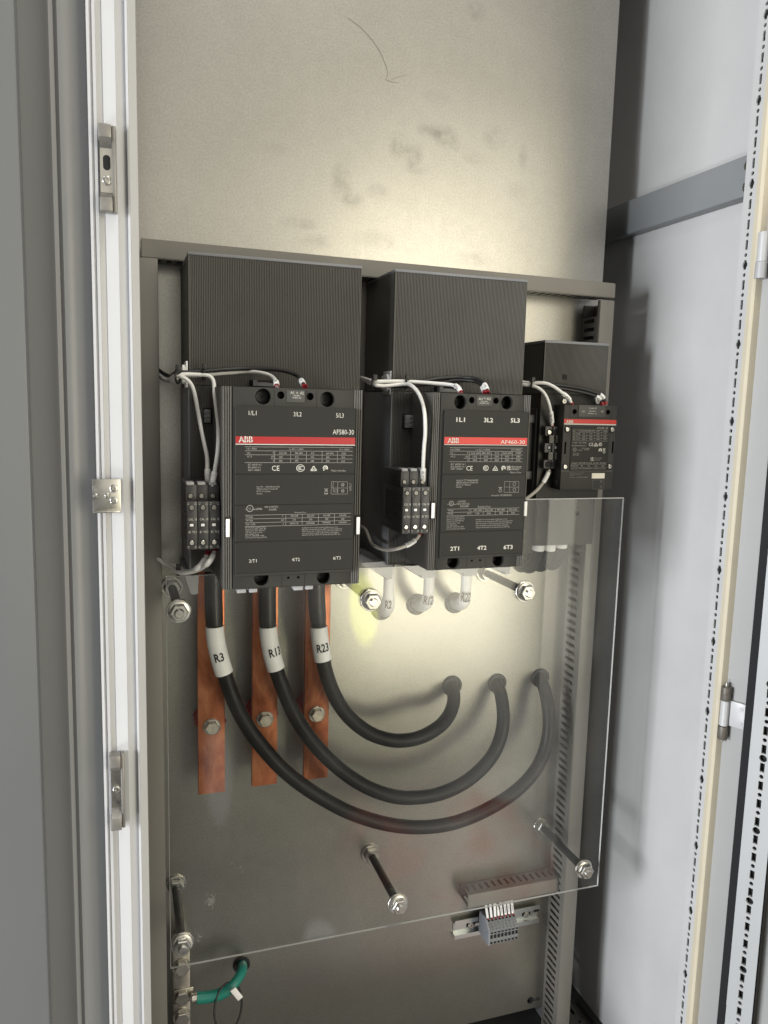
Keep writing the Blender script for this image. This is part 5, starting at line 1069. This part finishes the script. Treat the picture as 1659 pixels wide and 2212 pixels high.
# ================================================================== ACRYLIC AND STANDOFFS
ya = -.1295; ax0, ax1, az0, az1, azr, axm = .0726, .7176, -.7297, -.2073, -.1194, .5560
bm = B(); prism(bm, [(ax0, az0), (ax1, az0), (ax1, azr), (axm, azr), (axm, az1), (ax0, az1)], 'y', ya, ya + .004)
bmesh.ops.bevel(bm, geom=[e for e in bm.edges if abs(e.verts[0].co.y - ya) < 1e-5 and abs(e.verts[1].co.y - ya) < 1e-5], offset=.0006, segments=1, affect='EDGES')
sheet = obj('acrylic_sheet', bm, [M['acrylic'], M['acrylic_edge']], None, smooth=False)
for p in sheet.data.polygons: p.material_index = 0 if abs(p.normal.y) > .9 else 1
tag(sheet, 'clear acrylic cover sheet held off the plate by the threaded standoffs', 'cover sheet')
rg = random.Random(4); bm = B()
for (zx, zy, n_, sx, sy) in ((430, 580, 46, 44, 60), (335, 835, 14, 40, 30), (640, 385, 5, 40, 30), (1400, 690, 5, 30, 50), (580, 300, 3, 60, 40)):
    for _ in range(n_):
        u, v_ = 318.5 + .32 * (zx + rg.gauss(0, sx * .5)), 1758.5 + .32 * (zy + rg.gauss(0, sy * .5)); a_ = aty(u, v_, ya - .0001); l_ = rg.uniform(.0006, .0035); t_ = rg.gauss(1.15, .25)
        poly_line(bm, [a_, a_ + Vector((math.cos(t_) * l_, 0, math.sin(t_) * l_))], rg.uniform(.00012, .0003))
obj('scuff_marks', bm, M['scuff'], sheet, smooth=False)
SP = [(.0872, -.2507), (.334, -.2507), (.5623, -.2507), (.0872, -.6945), (.3844, -.6945), (.6879, -.6945)]
SL = ['black standoff at the top left corner of the acrylic sheet', 'black standoff partly hidden behind the largest contactor', 'black standoff pointing out right of the R22 cable', 'black standoff at the bottom left, above the tinned ground bar', 'black standoff below the cable loops, at the bottom middle of the sheet', 'black standoff at the bottom right corner of the acrylic sheet']
def hexnut(bm, c, r, h, rot=.3):
    lathe(bm, c, (0, -1, 0), [(0, r * .92), (h * .12, r), (h * .85, r), (h, r * .88), (h + .0001, r * .5)], 6)
x, z = SP[0]
so = thing('threaded_standoff', SL[0], 'standoff', (x, 0, z), 'standoffs holding the acrylic sheet')
bm = B(); lathe(bm, (x, -.0003, z), (0, -1, 0), [(0, .0152), (.0022, .0152), (.0028, .0146), (.0028, 0)], 36); obj('base_washer', bm, M['steel'], so)
bm = B(); hexnut(bm, (x, -.0032, z), .0118, .009); obj('base_nut', bm, M['steel'], so, angle=25)
bm = B(); lathe(bm, (x, -.0124, z), (0, -1, 0), [(0, .0058), (.116, .0058)], 28); obj('rod', bm, M['black'], so)
bm = B(); lathe(bm, (x, ya - .0002, z), (0, -1, 0), [(0, .0150), (.0020, .0150), (.0026, .0144), (.0026, 0)], 36); obj('front_washer', bm, M['steel'], so)
bm = B(); lathe(bm, (x, ya - .0029, z), (0, -1, 0), [(0, .0132), (.0016, .0132), (.0020, .0126), (.0020, 0)], 36); obj('spring_washer', bm, M['steel'], so)
bm = B(); hexnut(bm, (x, ya - .0051, z), .0114, .0082); obj('front_nut', bm, M['steel'], so, angle=25)
bm = B(); lathe(bm, (x, ya - .0132, z), (0, -1, 0), [(0, .0056), (.0030, .0056), (.0038, .0048), (.0038, 0)], 24)
for k in range(3): lathe(bm, (x, ya - .0134 - k * .001, z), (0, -1, 0), [(0, .0056), (.0003, .0059), (.0006, .0056)], 24)
obj('rod_end', bm, M['steel'], so)
for (x, z), l in list(zip(SP, SL))[1:]: dup(so, (x, 0, z), l)

# ================================================================== GROUND BAR AND GREEN CABLE
gy = -.034
x0, x1 = aty(372.5, 2110, gy).x, aty(410.5, 2110, gy).x; zt = aty(390, 2022, gy).z
gb = thing('ground_bar', 'tinned metal ground bar with hex bolts at the bottom left', 'ground bar', ((x0 + x1) / 2, 0, -1.05), None)
bm = B(); box(bm, x0, x1, gy, gy + .006, -1.06, zt, .0008); obj('bar', bm, M['tinned'], gb)
for (u, v) in ((392.7, 2091), (393.7, 2198.5), (394, 2255)):
    c = aty(u, v, gy - .004); bm = B(); lathe(bm, (c.x, gy - .0002, c.z), (0, -1, 0), [(0, .0125), (.002, .0125), (.002, 0)], 28); wo = obj('washer', bm, M['steel'], gb)
    bm = B(); lathe(bm, (c.x, gy - .0024, c.z), (0, -1, 0), [(0, .0106), (.006, .0106), (.007, .0094), (.007, .0001)], 6); obj('bolt', bm, M['tinned'], gb, angle=25)
for zz in (zt - .02, -1.0): bm = B(); cyl(bm, ((x0 + x1) / 2, -.0003, zz), ((x0 + x1) / 2, gy + .0062, zz), .009, 20); obj('spacer', bm, M['redbright'] if False else M['steel'], gb)
gpts = [(425, 2155), (446.5, 2153.7), (470, 2150), (486, 2143), (500, 2132), (514, 2115), (523, 2098), (524, 2086), (521, 2080)]
pts = smooth_path(spline(pathpts(gpts, [(0, gy - .008), (4, gy - .012), (6, -.028), (7, -.012), (8, .012)]), .004), 4)
gc = thing('ground_cable', 'short green ground cable bolted to the tinned bar', 'cable', pts[0], None)
bm = B(); sweep(bm, pts, [.0071 if k > 9 else .0083 for k in range(len(pts))], 24); obj('jacket', bm, M['green'], gc)
c = aty(393.7, 2154, gy - .004); lp = pts[0]
bm = B(); box(bm, c.x - .012, lp.x - .004, gy - .0022, gy - .0002, c.z - .011, c.z + .011, .001); cyl(bm, lp - Vector((.007, 0, 0)), lp + Vector((.002, 0, 0)), .0066, 20); obj('lug', bm, M['tinned'], gc)
bm = B(); lathe(bm, (c.x, gy - .0024, c.z), (0, -1, 0), [(0, .0108), (.0065, .0108), (.0075, .0096), (.0075, .0001)], 6); obj('lug_bolt', bm, M['tinned'], gc, angle=25)
grommet('black grommet where the green ground cable enters the plate', 521.7, 2083, .0128)
tc_ = aty(493, 2176, gy - .018); bm = B(); n = 48; lp_ = [tc_ + Vector((math.cos(2 * PI * k / n) * .0205, math.sin(2 * PI * k / n + .6) * .012, math.sin(2 * PI * k / n) * .031)) for k in range(n + 1)]
lt = thing('looped_tie', 'thin black tie looped round the green cable with a blank white tag', 'cable tie', tc_, None); sweep(bm, lp_, .0016, 10); obj('strap', bm, M['black'], lt)
a = aty(511, 2146.7, gy - .030); bm = B(); box(bm, -.0042, .0042, -.0016, .0016, -.0105, .0105, .0008)
bmesh.ops.transform(bm, matrix=Matrix.Translation(a) @ Matrix.Rotation(math.radians(-32), 4, 'Y'), verts=bm.verts); obj('tag', bm, M['white'], lt)

# ================================================================== DIN RAIL AND TERMINALS
yr = -.0075
a, c = aty(983, 1987, yr), aty(1165.5, 1957.6, yr); b0 = aty(981, 2027, yr); b1 = aty(1165, 1994.5, yr)
zt = (a.z + c.z) / 2; zb_ = (b0.z + b1.z) / 2; x0, x1 = a.x, min(c.x, r0 - .001); h = zt - zb_
print('DIN', x0, x1, zt, zb_)
dn = thing('din_rail', 'short slotted zinc DIN rail below the small open duct', 'rail', ((x0 + x1) / 2, 0, zb_), None)
th = .001
prof = [(-.0006, zb_ + h * .22), (-.0006, zt - h * .22), (yr, zt - h * .22), (yr, zt), (yr + th, zt), (yr + th, zt - h * .22 + th), (.0, zt - h * .22 + th), (.0, zb_ + h * .22 - th), (yr + th, zb_ + h * .22 - th), (yr + th, zb_), (yr, zb_), (yr, zb_ + h * .22)]
prof = [(y - .0009, z) for y, z in prof]
bm = B(); prism(bm, prof, 'x', x0, x1); obj('rail', bm, M['rail'], dn)
for u, v in ((1016.7, 1997.6), (1136.7, 1975)):
    p = aty(u, v, -.002); bm = B(); box(bm, p.x - .0078, p.x + .0078, -.0018, -.0014, p.z - .0030, p.z + .0030); obj('slot', bm, M['hole'], dn); bm = B(); screw_head(bm, (p.x, -.0019, p.z), .0052); obj('screw', bm, M['steel'], dn)
p = aty(1160, 1966, -.002); bm = B(); box(bm, p.x - .006, p.x + .004, -.0018, -.0014, p.z - .003, p.z + .003); obj('slot', bm, M['hole'], dn)
# eight terminals
ytf = -.046
tz1 = aty(1058, 1984, ytf + .014).z; tz0 = aty(1062, 2041, ytf).z
tx0 = aty(1058, 2020, ytf).x; tx1 = aty(1119.5, 2010, ytf).x; tw = (tx1 - tx0) / 8
H = tz1 - tz0
print('TERM', tx0, tx1, tw, H)
def term_profile(): return [(-.010, tz0 + H * .05), (ytf + .002, tz0), (ytf, tz0 + H * .03), (ytf, tz0 + H * .62), (ytf + .012, tz1 - H * .06), (ytf + .016, tz1), (-.012, tz1 + H * .02), (-.010, tz1 - H * .2)]
proto = None
ord_ = ['first', 'second', 'third', 'fourth', 'fifth', 'sixth', 'seventh', 'eighth']
for k in range(8):
    xa = tx0 + k * tw
    lab = f'{ord_[k]} grey rail terminal counted from the left end plate'
    if proto is None:
        t = thing('rail_terminal', lab, 'terminal', (xa + tw / 2, -.009, tz0), 'grey rail terminals'); proto = t
        bm = B(); prism(bm, term_profile(), 'x', xa + .0002, xa + tw - .0002); obj('body', bm, M['terminal'], t)
        bm = B(); box(bm, xa + tw * .22, xa + tw * .82, ytf - .0003, ytf + .002, tz0 + H * .05, tz0 + H * .14); box(bm, xa + tw * .18, xa + tw * .84, ytf - .0003, ytf + .002, tz0 + H * .30, tz0 + H * .47); box(bm, xa + tw * .22, xa + tw * .82, ytf - .0003, ytf + .002, tz0 + H * .53, tz0 + H * .60); obj('openings', bm, M['hole'], t, smooth=False)
        bm = B(); box(bm, xa + tw * .25, xa + tw * .75, ytf + .011, ytf + .016, tz1 - H * .09, tz1 - H * .045); obj('wire_entry', bm, M['hole'], t, smooth=False)
        bm = B()
        for q in (.68, .76, .84): yy = ytf + .012 * (q - .62) / .32; box(bm, xa + .0004, xa + tw - .0004, yy - .0006, yy + .001, tz0 + H * (q - .012), tz0 + H * (q + .012))
        obj('grip_ridges', bm, M['terminal'], t)
    else: dup(proto, (xa + tw / 2, -.009, tz0), lab)
bm = B(); prism(bm, [(y - (.0015 if y < -.02 else 0), z + (.0015 if z > tz0 + H * .5 else -.0005)) for y, z in term_profile()], 'x', tx0 - .0026, tx0); tag(obj('end_plate', bm, M['lightterm'], None), 'pale grey end plate closing the left side of the rail terminals', 'end plate')
for k in range(8):
    xc = tx0 + (k + .5) * tw; dx = [-.001, 0, .001, 0, -.0006, 0, 0, .0004][k]
    short = k == 3
    top = Vector((xc + dx * 2 - .003 + (k > 3) * .0, ytf + .024, tz1 + (.018 if short else .044)))
    pts = spline([top, Vector((xc + dx - .001, ytf + .018, tz1 + .014)), Vector((xc, ytf + .0145, tz1 - .003))], .002)
    t = thing('terminal_wire', f'white marked wire entering the {ord_[k]} rail terminal from the left' + (', cut shorter than its neighbours' if short else ''), 'wire', pts[-1], 'wires into the rail terminals')
    bm = B(); sweep(bm, pts, .0016, 10); obj('jacket', bm, M['wirewhite'], t); n = len(pts)
    q = pts[int(n * .42):-2]; bm = B(); sweep(bm, q, .0021, 12); ms = obj('marker_sleeve', bm, M['white'], t)
    if k > 3:
        p0, p1 = q[0], q[-1]; d_ = (p1 - p0).normalized(); nn = (CAM - p0).normalized(); nn = (nn - d_ * nn.dot(d_)).normalized(); g = B(); text(g, f'{20 + k}-(M{1 + k % 3})', p0 + d_ * .001 + nn * .0023 - nn.cross(d_) * .0009, d_, nn.cross(d_), .0020, (p1 - p0).length * .8); obj('marker_print', g, M['ink_black'], ms, smooth=False)
    bm = B(); sweep(bm, pts[-3:], .0020, 10); obj('ferrule', bm, M['ferrule'], t)

# ================================================================== LIGHT
W = bpy.data.worlds.new('World'); S.world = W; W.use_nodes = True
nt = W.node_tree; bg = nt.nodes['Background']; bg.inputs['Strength'].default_value = WORLD_STR
g_ = nt.nodes.new('ShaderNodeTexCoord'); sx_ = nt.nodes.new('ShaderNodeSeparateXYZ'); nt.links.new(g_.outputs['Generated'], sx_.inputs[0])
mr_ = nt.nodes.new('ShaderNodeMapRange'); mr_.inputs['From Min'].default_value = -1; mr_.inputs['From Max'].default_value = 1; nt.links.new(sx_.outputs['Z'], mr_.inputs['Value'])
cr_ = nt.nodes.new('ShaderNodeValToRGB'); nt.links.new(mr_.outputs['Result'], cr_.inputs['Fac'])
el = cr_.color_ramp.elements; el[0].position = 0; el[0].color = WORLD_RAMP[0][1]; el[1].position = 1; el[1].color = WORLD_RAMP[-1][1]
for p_, c_ in WORLD_RAMP[1:-1]: k_ = el.new(p_); k_.color = c_
# world darkened toward the photographer and the left, with colour patches painted for reflections
nz_ = nt.nodes.new('ShaderNodeTexNoise'); nz_.inputs['Scale'].default_value = 5; nz_.inputs['Detail'].default_value = 3; nt.links.new(g_.outputs['Generated'], nz_.inputs['Vector'])
sb_ = nt.nodes.new('ShaderNodeVectorMath'); sb_.operation = 'MULTIPLY_ADD'; nt.links.new(nz_.outputs['Color'], sb_.inputs[0]); sb_.inputs[1].default_value = (.22, .22, .22); sb_.inputs[2].default_value = (-.11, -.11, -.11)
ad_ = nt.nodes.new('ShaderNodeVectorMath'); ad_.operation = 'ADD'; nt.links.new(g_.outputs['Generated'], ad_.inputs[0]); nt.links.new(sb_.outputs['Vector'], ad_.inputs[1])
def wm(op, a, c):
    n = nt.nodes.new('ShaderNodeMath'); n.operation = op
    for i, x in enumerate((a, c)):
        if isinstance(x, (int, float)): n.inputs[i].default_value = x
        else: nt.links.new(x, n.inputs[i])
    return n.outputs[0]
ds_ = nt.nodes.new('ShaderNodeVectorMath'); ds_.operation = 'DISTANCE'; nt.links.new(ad_.outputs['Vector'], ds_.inputs[0]); ds_.inputs[1].default_value = DARK_DIR
dm_ = nt.nodes.new('ShaderNodeMapRange'); dm_.interpolation_type = 'SMOOTHSTEP'; dm_.inputs['From Min'].default_value = DARK_R[0]; dm_.inputs['From Max'].default_value = DARK_R[1]; dm_.inputs['To Min'].default_value = DARK_R[2]; dm_.inputs['To Max'].default_value = 1
nt.links.new(ds_.outputs['Value'], dm_.inputs['Value'])
lm_ = nt.nodes.new('ShaderNodeMapRange'); lm_.interpolation_type = 'SMOOTHSTEP'; lm_.inputs['From Min'].default_value = -.45; lm_.inputs['From Max'].default_value = .02; lm_.inputs['To Min'].default_value = .14; lm_.inputs['To Max'].default_value = 1; nt.links.new(sx_.outputs['X'], lm_.inputs['Value'])
vm_ = nt.nodes.new('ShaderNodeVectorMath'); vm_.operation = 'SCALE'; nt.links.new(cr_.outputs['Color'], vm_.inputs[0]); nt.links.new(wm('MULTIPLY', dm_.outputs['Result'], lm_.outputs['Result']), vm_.inputs['Scale'])
col_ = vm_.outputs['Vector']
n2_ = nt.nodes.new('ShaderNodeTexNoise'); n2_.inputs['Scale'].default_value = 16; n2_.inputs['Detail'].default_value = 4; nt.links.new(g_.outputs['Generated'], n2_.inputs['Vector'])
for (c_, r_, rgb_, br_) in PATCHES:
    mp_2 = nt.nodes.new('ShaderNodeMapping'); mp_2.inputs['Scale'].default_value = tuple(1 / q for q in r_); mp_2.inputs['Location'].default_value = tuple(-a_ / q for a_, q in zip(c_, r_)); nt.links.new(ad_.outputs['Vector'] if br_ > .5 else g_.outputs['Generated'], mp_2.inputs['Vector'])
    le_ = nt.nodes.new('ShaderNodeVectorMath'); le_.operation = 'LENGTH'; nt.links.new(mp_2.outputs['Vector'], le_.inputs[0])
    f_ = nt.nodes.new('ShaderNodeMapRange'); f_.interpolation_type = 'SMOOTHSTEP'; f_.inputs['From Min'].default_value = .7; f_.inputs['From Max'].default_value = 1.15; f_.inputs['To Min'].default_value = 1; f_.inputs['To Max'].default_value = 0; nt.links.new(le_.outputs['Value'], f_.inputs['Value'])
    b2_ = nt.nodes.new('ShaderNodeMapRange'); b2_.inputs['From Min'].default_value = .42; b2_.inputs['From Max'].default_value = .58; b2_.inputs['To Min'].default_value = 1 - br_; b2_.inputs['To Max'].default_value = 1; nt.links.new(n2_.outputs['Fac'], b2_.inputs['Value'])
    mx_ = nt.nodes.new('ShaderNodeMix'); mx_.data_type = 'RGBA'
    mxb = [i for i in mx_.inputs if i.type == 'RGBA']; nt.links.new(wm('MULTIPLY', f_.outputs['Result'], b2_.outputs['Result']), mx_.inputs[0]); nt.links.new(col_, mxb[0]); mxb[1].default_value = (*rgb_, 1); col_ = [o_ for o_ in mx_.outputs if o_.type == 'RGBA'][0]
nt.links.new(col_, bg.inputs['Color'])
def lamp(name, loc, aim, sx, sy, power, col):
    l = bpy.data.lights.new(name, 'AREA'); l.shape = 'RECTANGLE'; l.size = sx; l.size_y = sy; l.energy = power; l.color = col
    
    if 'window' in name:      # emission fades to the borders, softening the rectangle reflected in the acrylic
        l.use_nodes = True; n_ = l.node_tree; em = n_.nodes['Emission']; ge = n_.nodes.new('ShaderNodeNewGeometry'); se = n_.nodes.new('ShaderNodeSeparateXYZ'); n_.links.new(ge.outputs['Parametric'], se.inputs[0])
        prod = None
        for ax_, w_ in ((('X', .30), ('Y', .24)) if name == 'tall_window' else (('Y', .30),)):
            for a_, b_ in ((0, w_), (1, 1 - w_)):
                m_ = n_.nodes.new('ShaderNodeMapRange'); m_.interpolation_type = 'SMOOTHSTEP'; m_.inputs['From Min'].default_value = min(a_, b_); m_.inputs['From Max'].default_value = max(a_, b_)
                m_.inputs['To Min'].default_value = 0 if a_ == 0 else 1; m_.inputs['To Max'].default_value = 1 if a_ == 0 else 0; n_.links.new(se.outputs[ax_], m_.inputs['Value'])
                if prod is None: prod = m_.outputs['Result']
                else:
                    q_ = n_.nodes.new('ShaderNodeMath'); q_.operation = 'MULTIPLY'; n_.links.new(prod, q_.inputs[0]); n_.links.new(m_.outputs['Result'], q_.inputs[1]); prod = q_.outputs[0]
        n_.links.new(prod, em.inputs['Strength'])
    o = bpy.data.objects.new(name, l); C.objects.link(o); o.location = loc; o.rotation_euler = (Vector(aim) - Vector(loc)).to_track_quat('-Z', 'Y').to_euler(); return o
for L_ in LAMPS: lamp(*L_)
v = S.view_settings; v.view_transform = 'Standard'; v.look = 'None'; v.exposure = EXPO; v.gamma = 1; v.use_curve_mapping = False
S.render.engine = 'CYCLES'; S.cycles.transparent_max_bounces = 16; S.cycles.max_bounces = 6; S.cycles.caustics_reflective = False; S.cycles.caustics_refractive = False
S.cycles.sample_clamp_indirect = 6
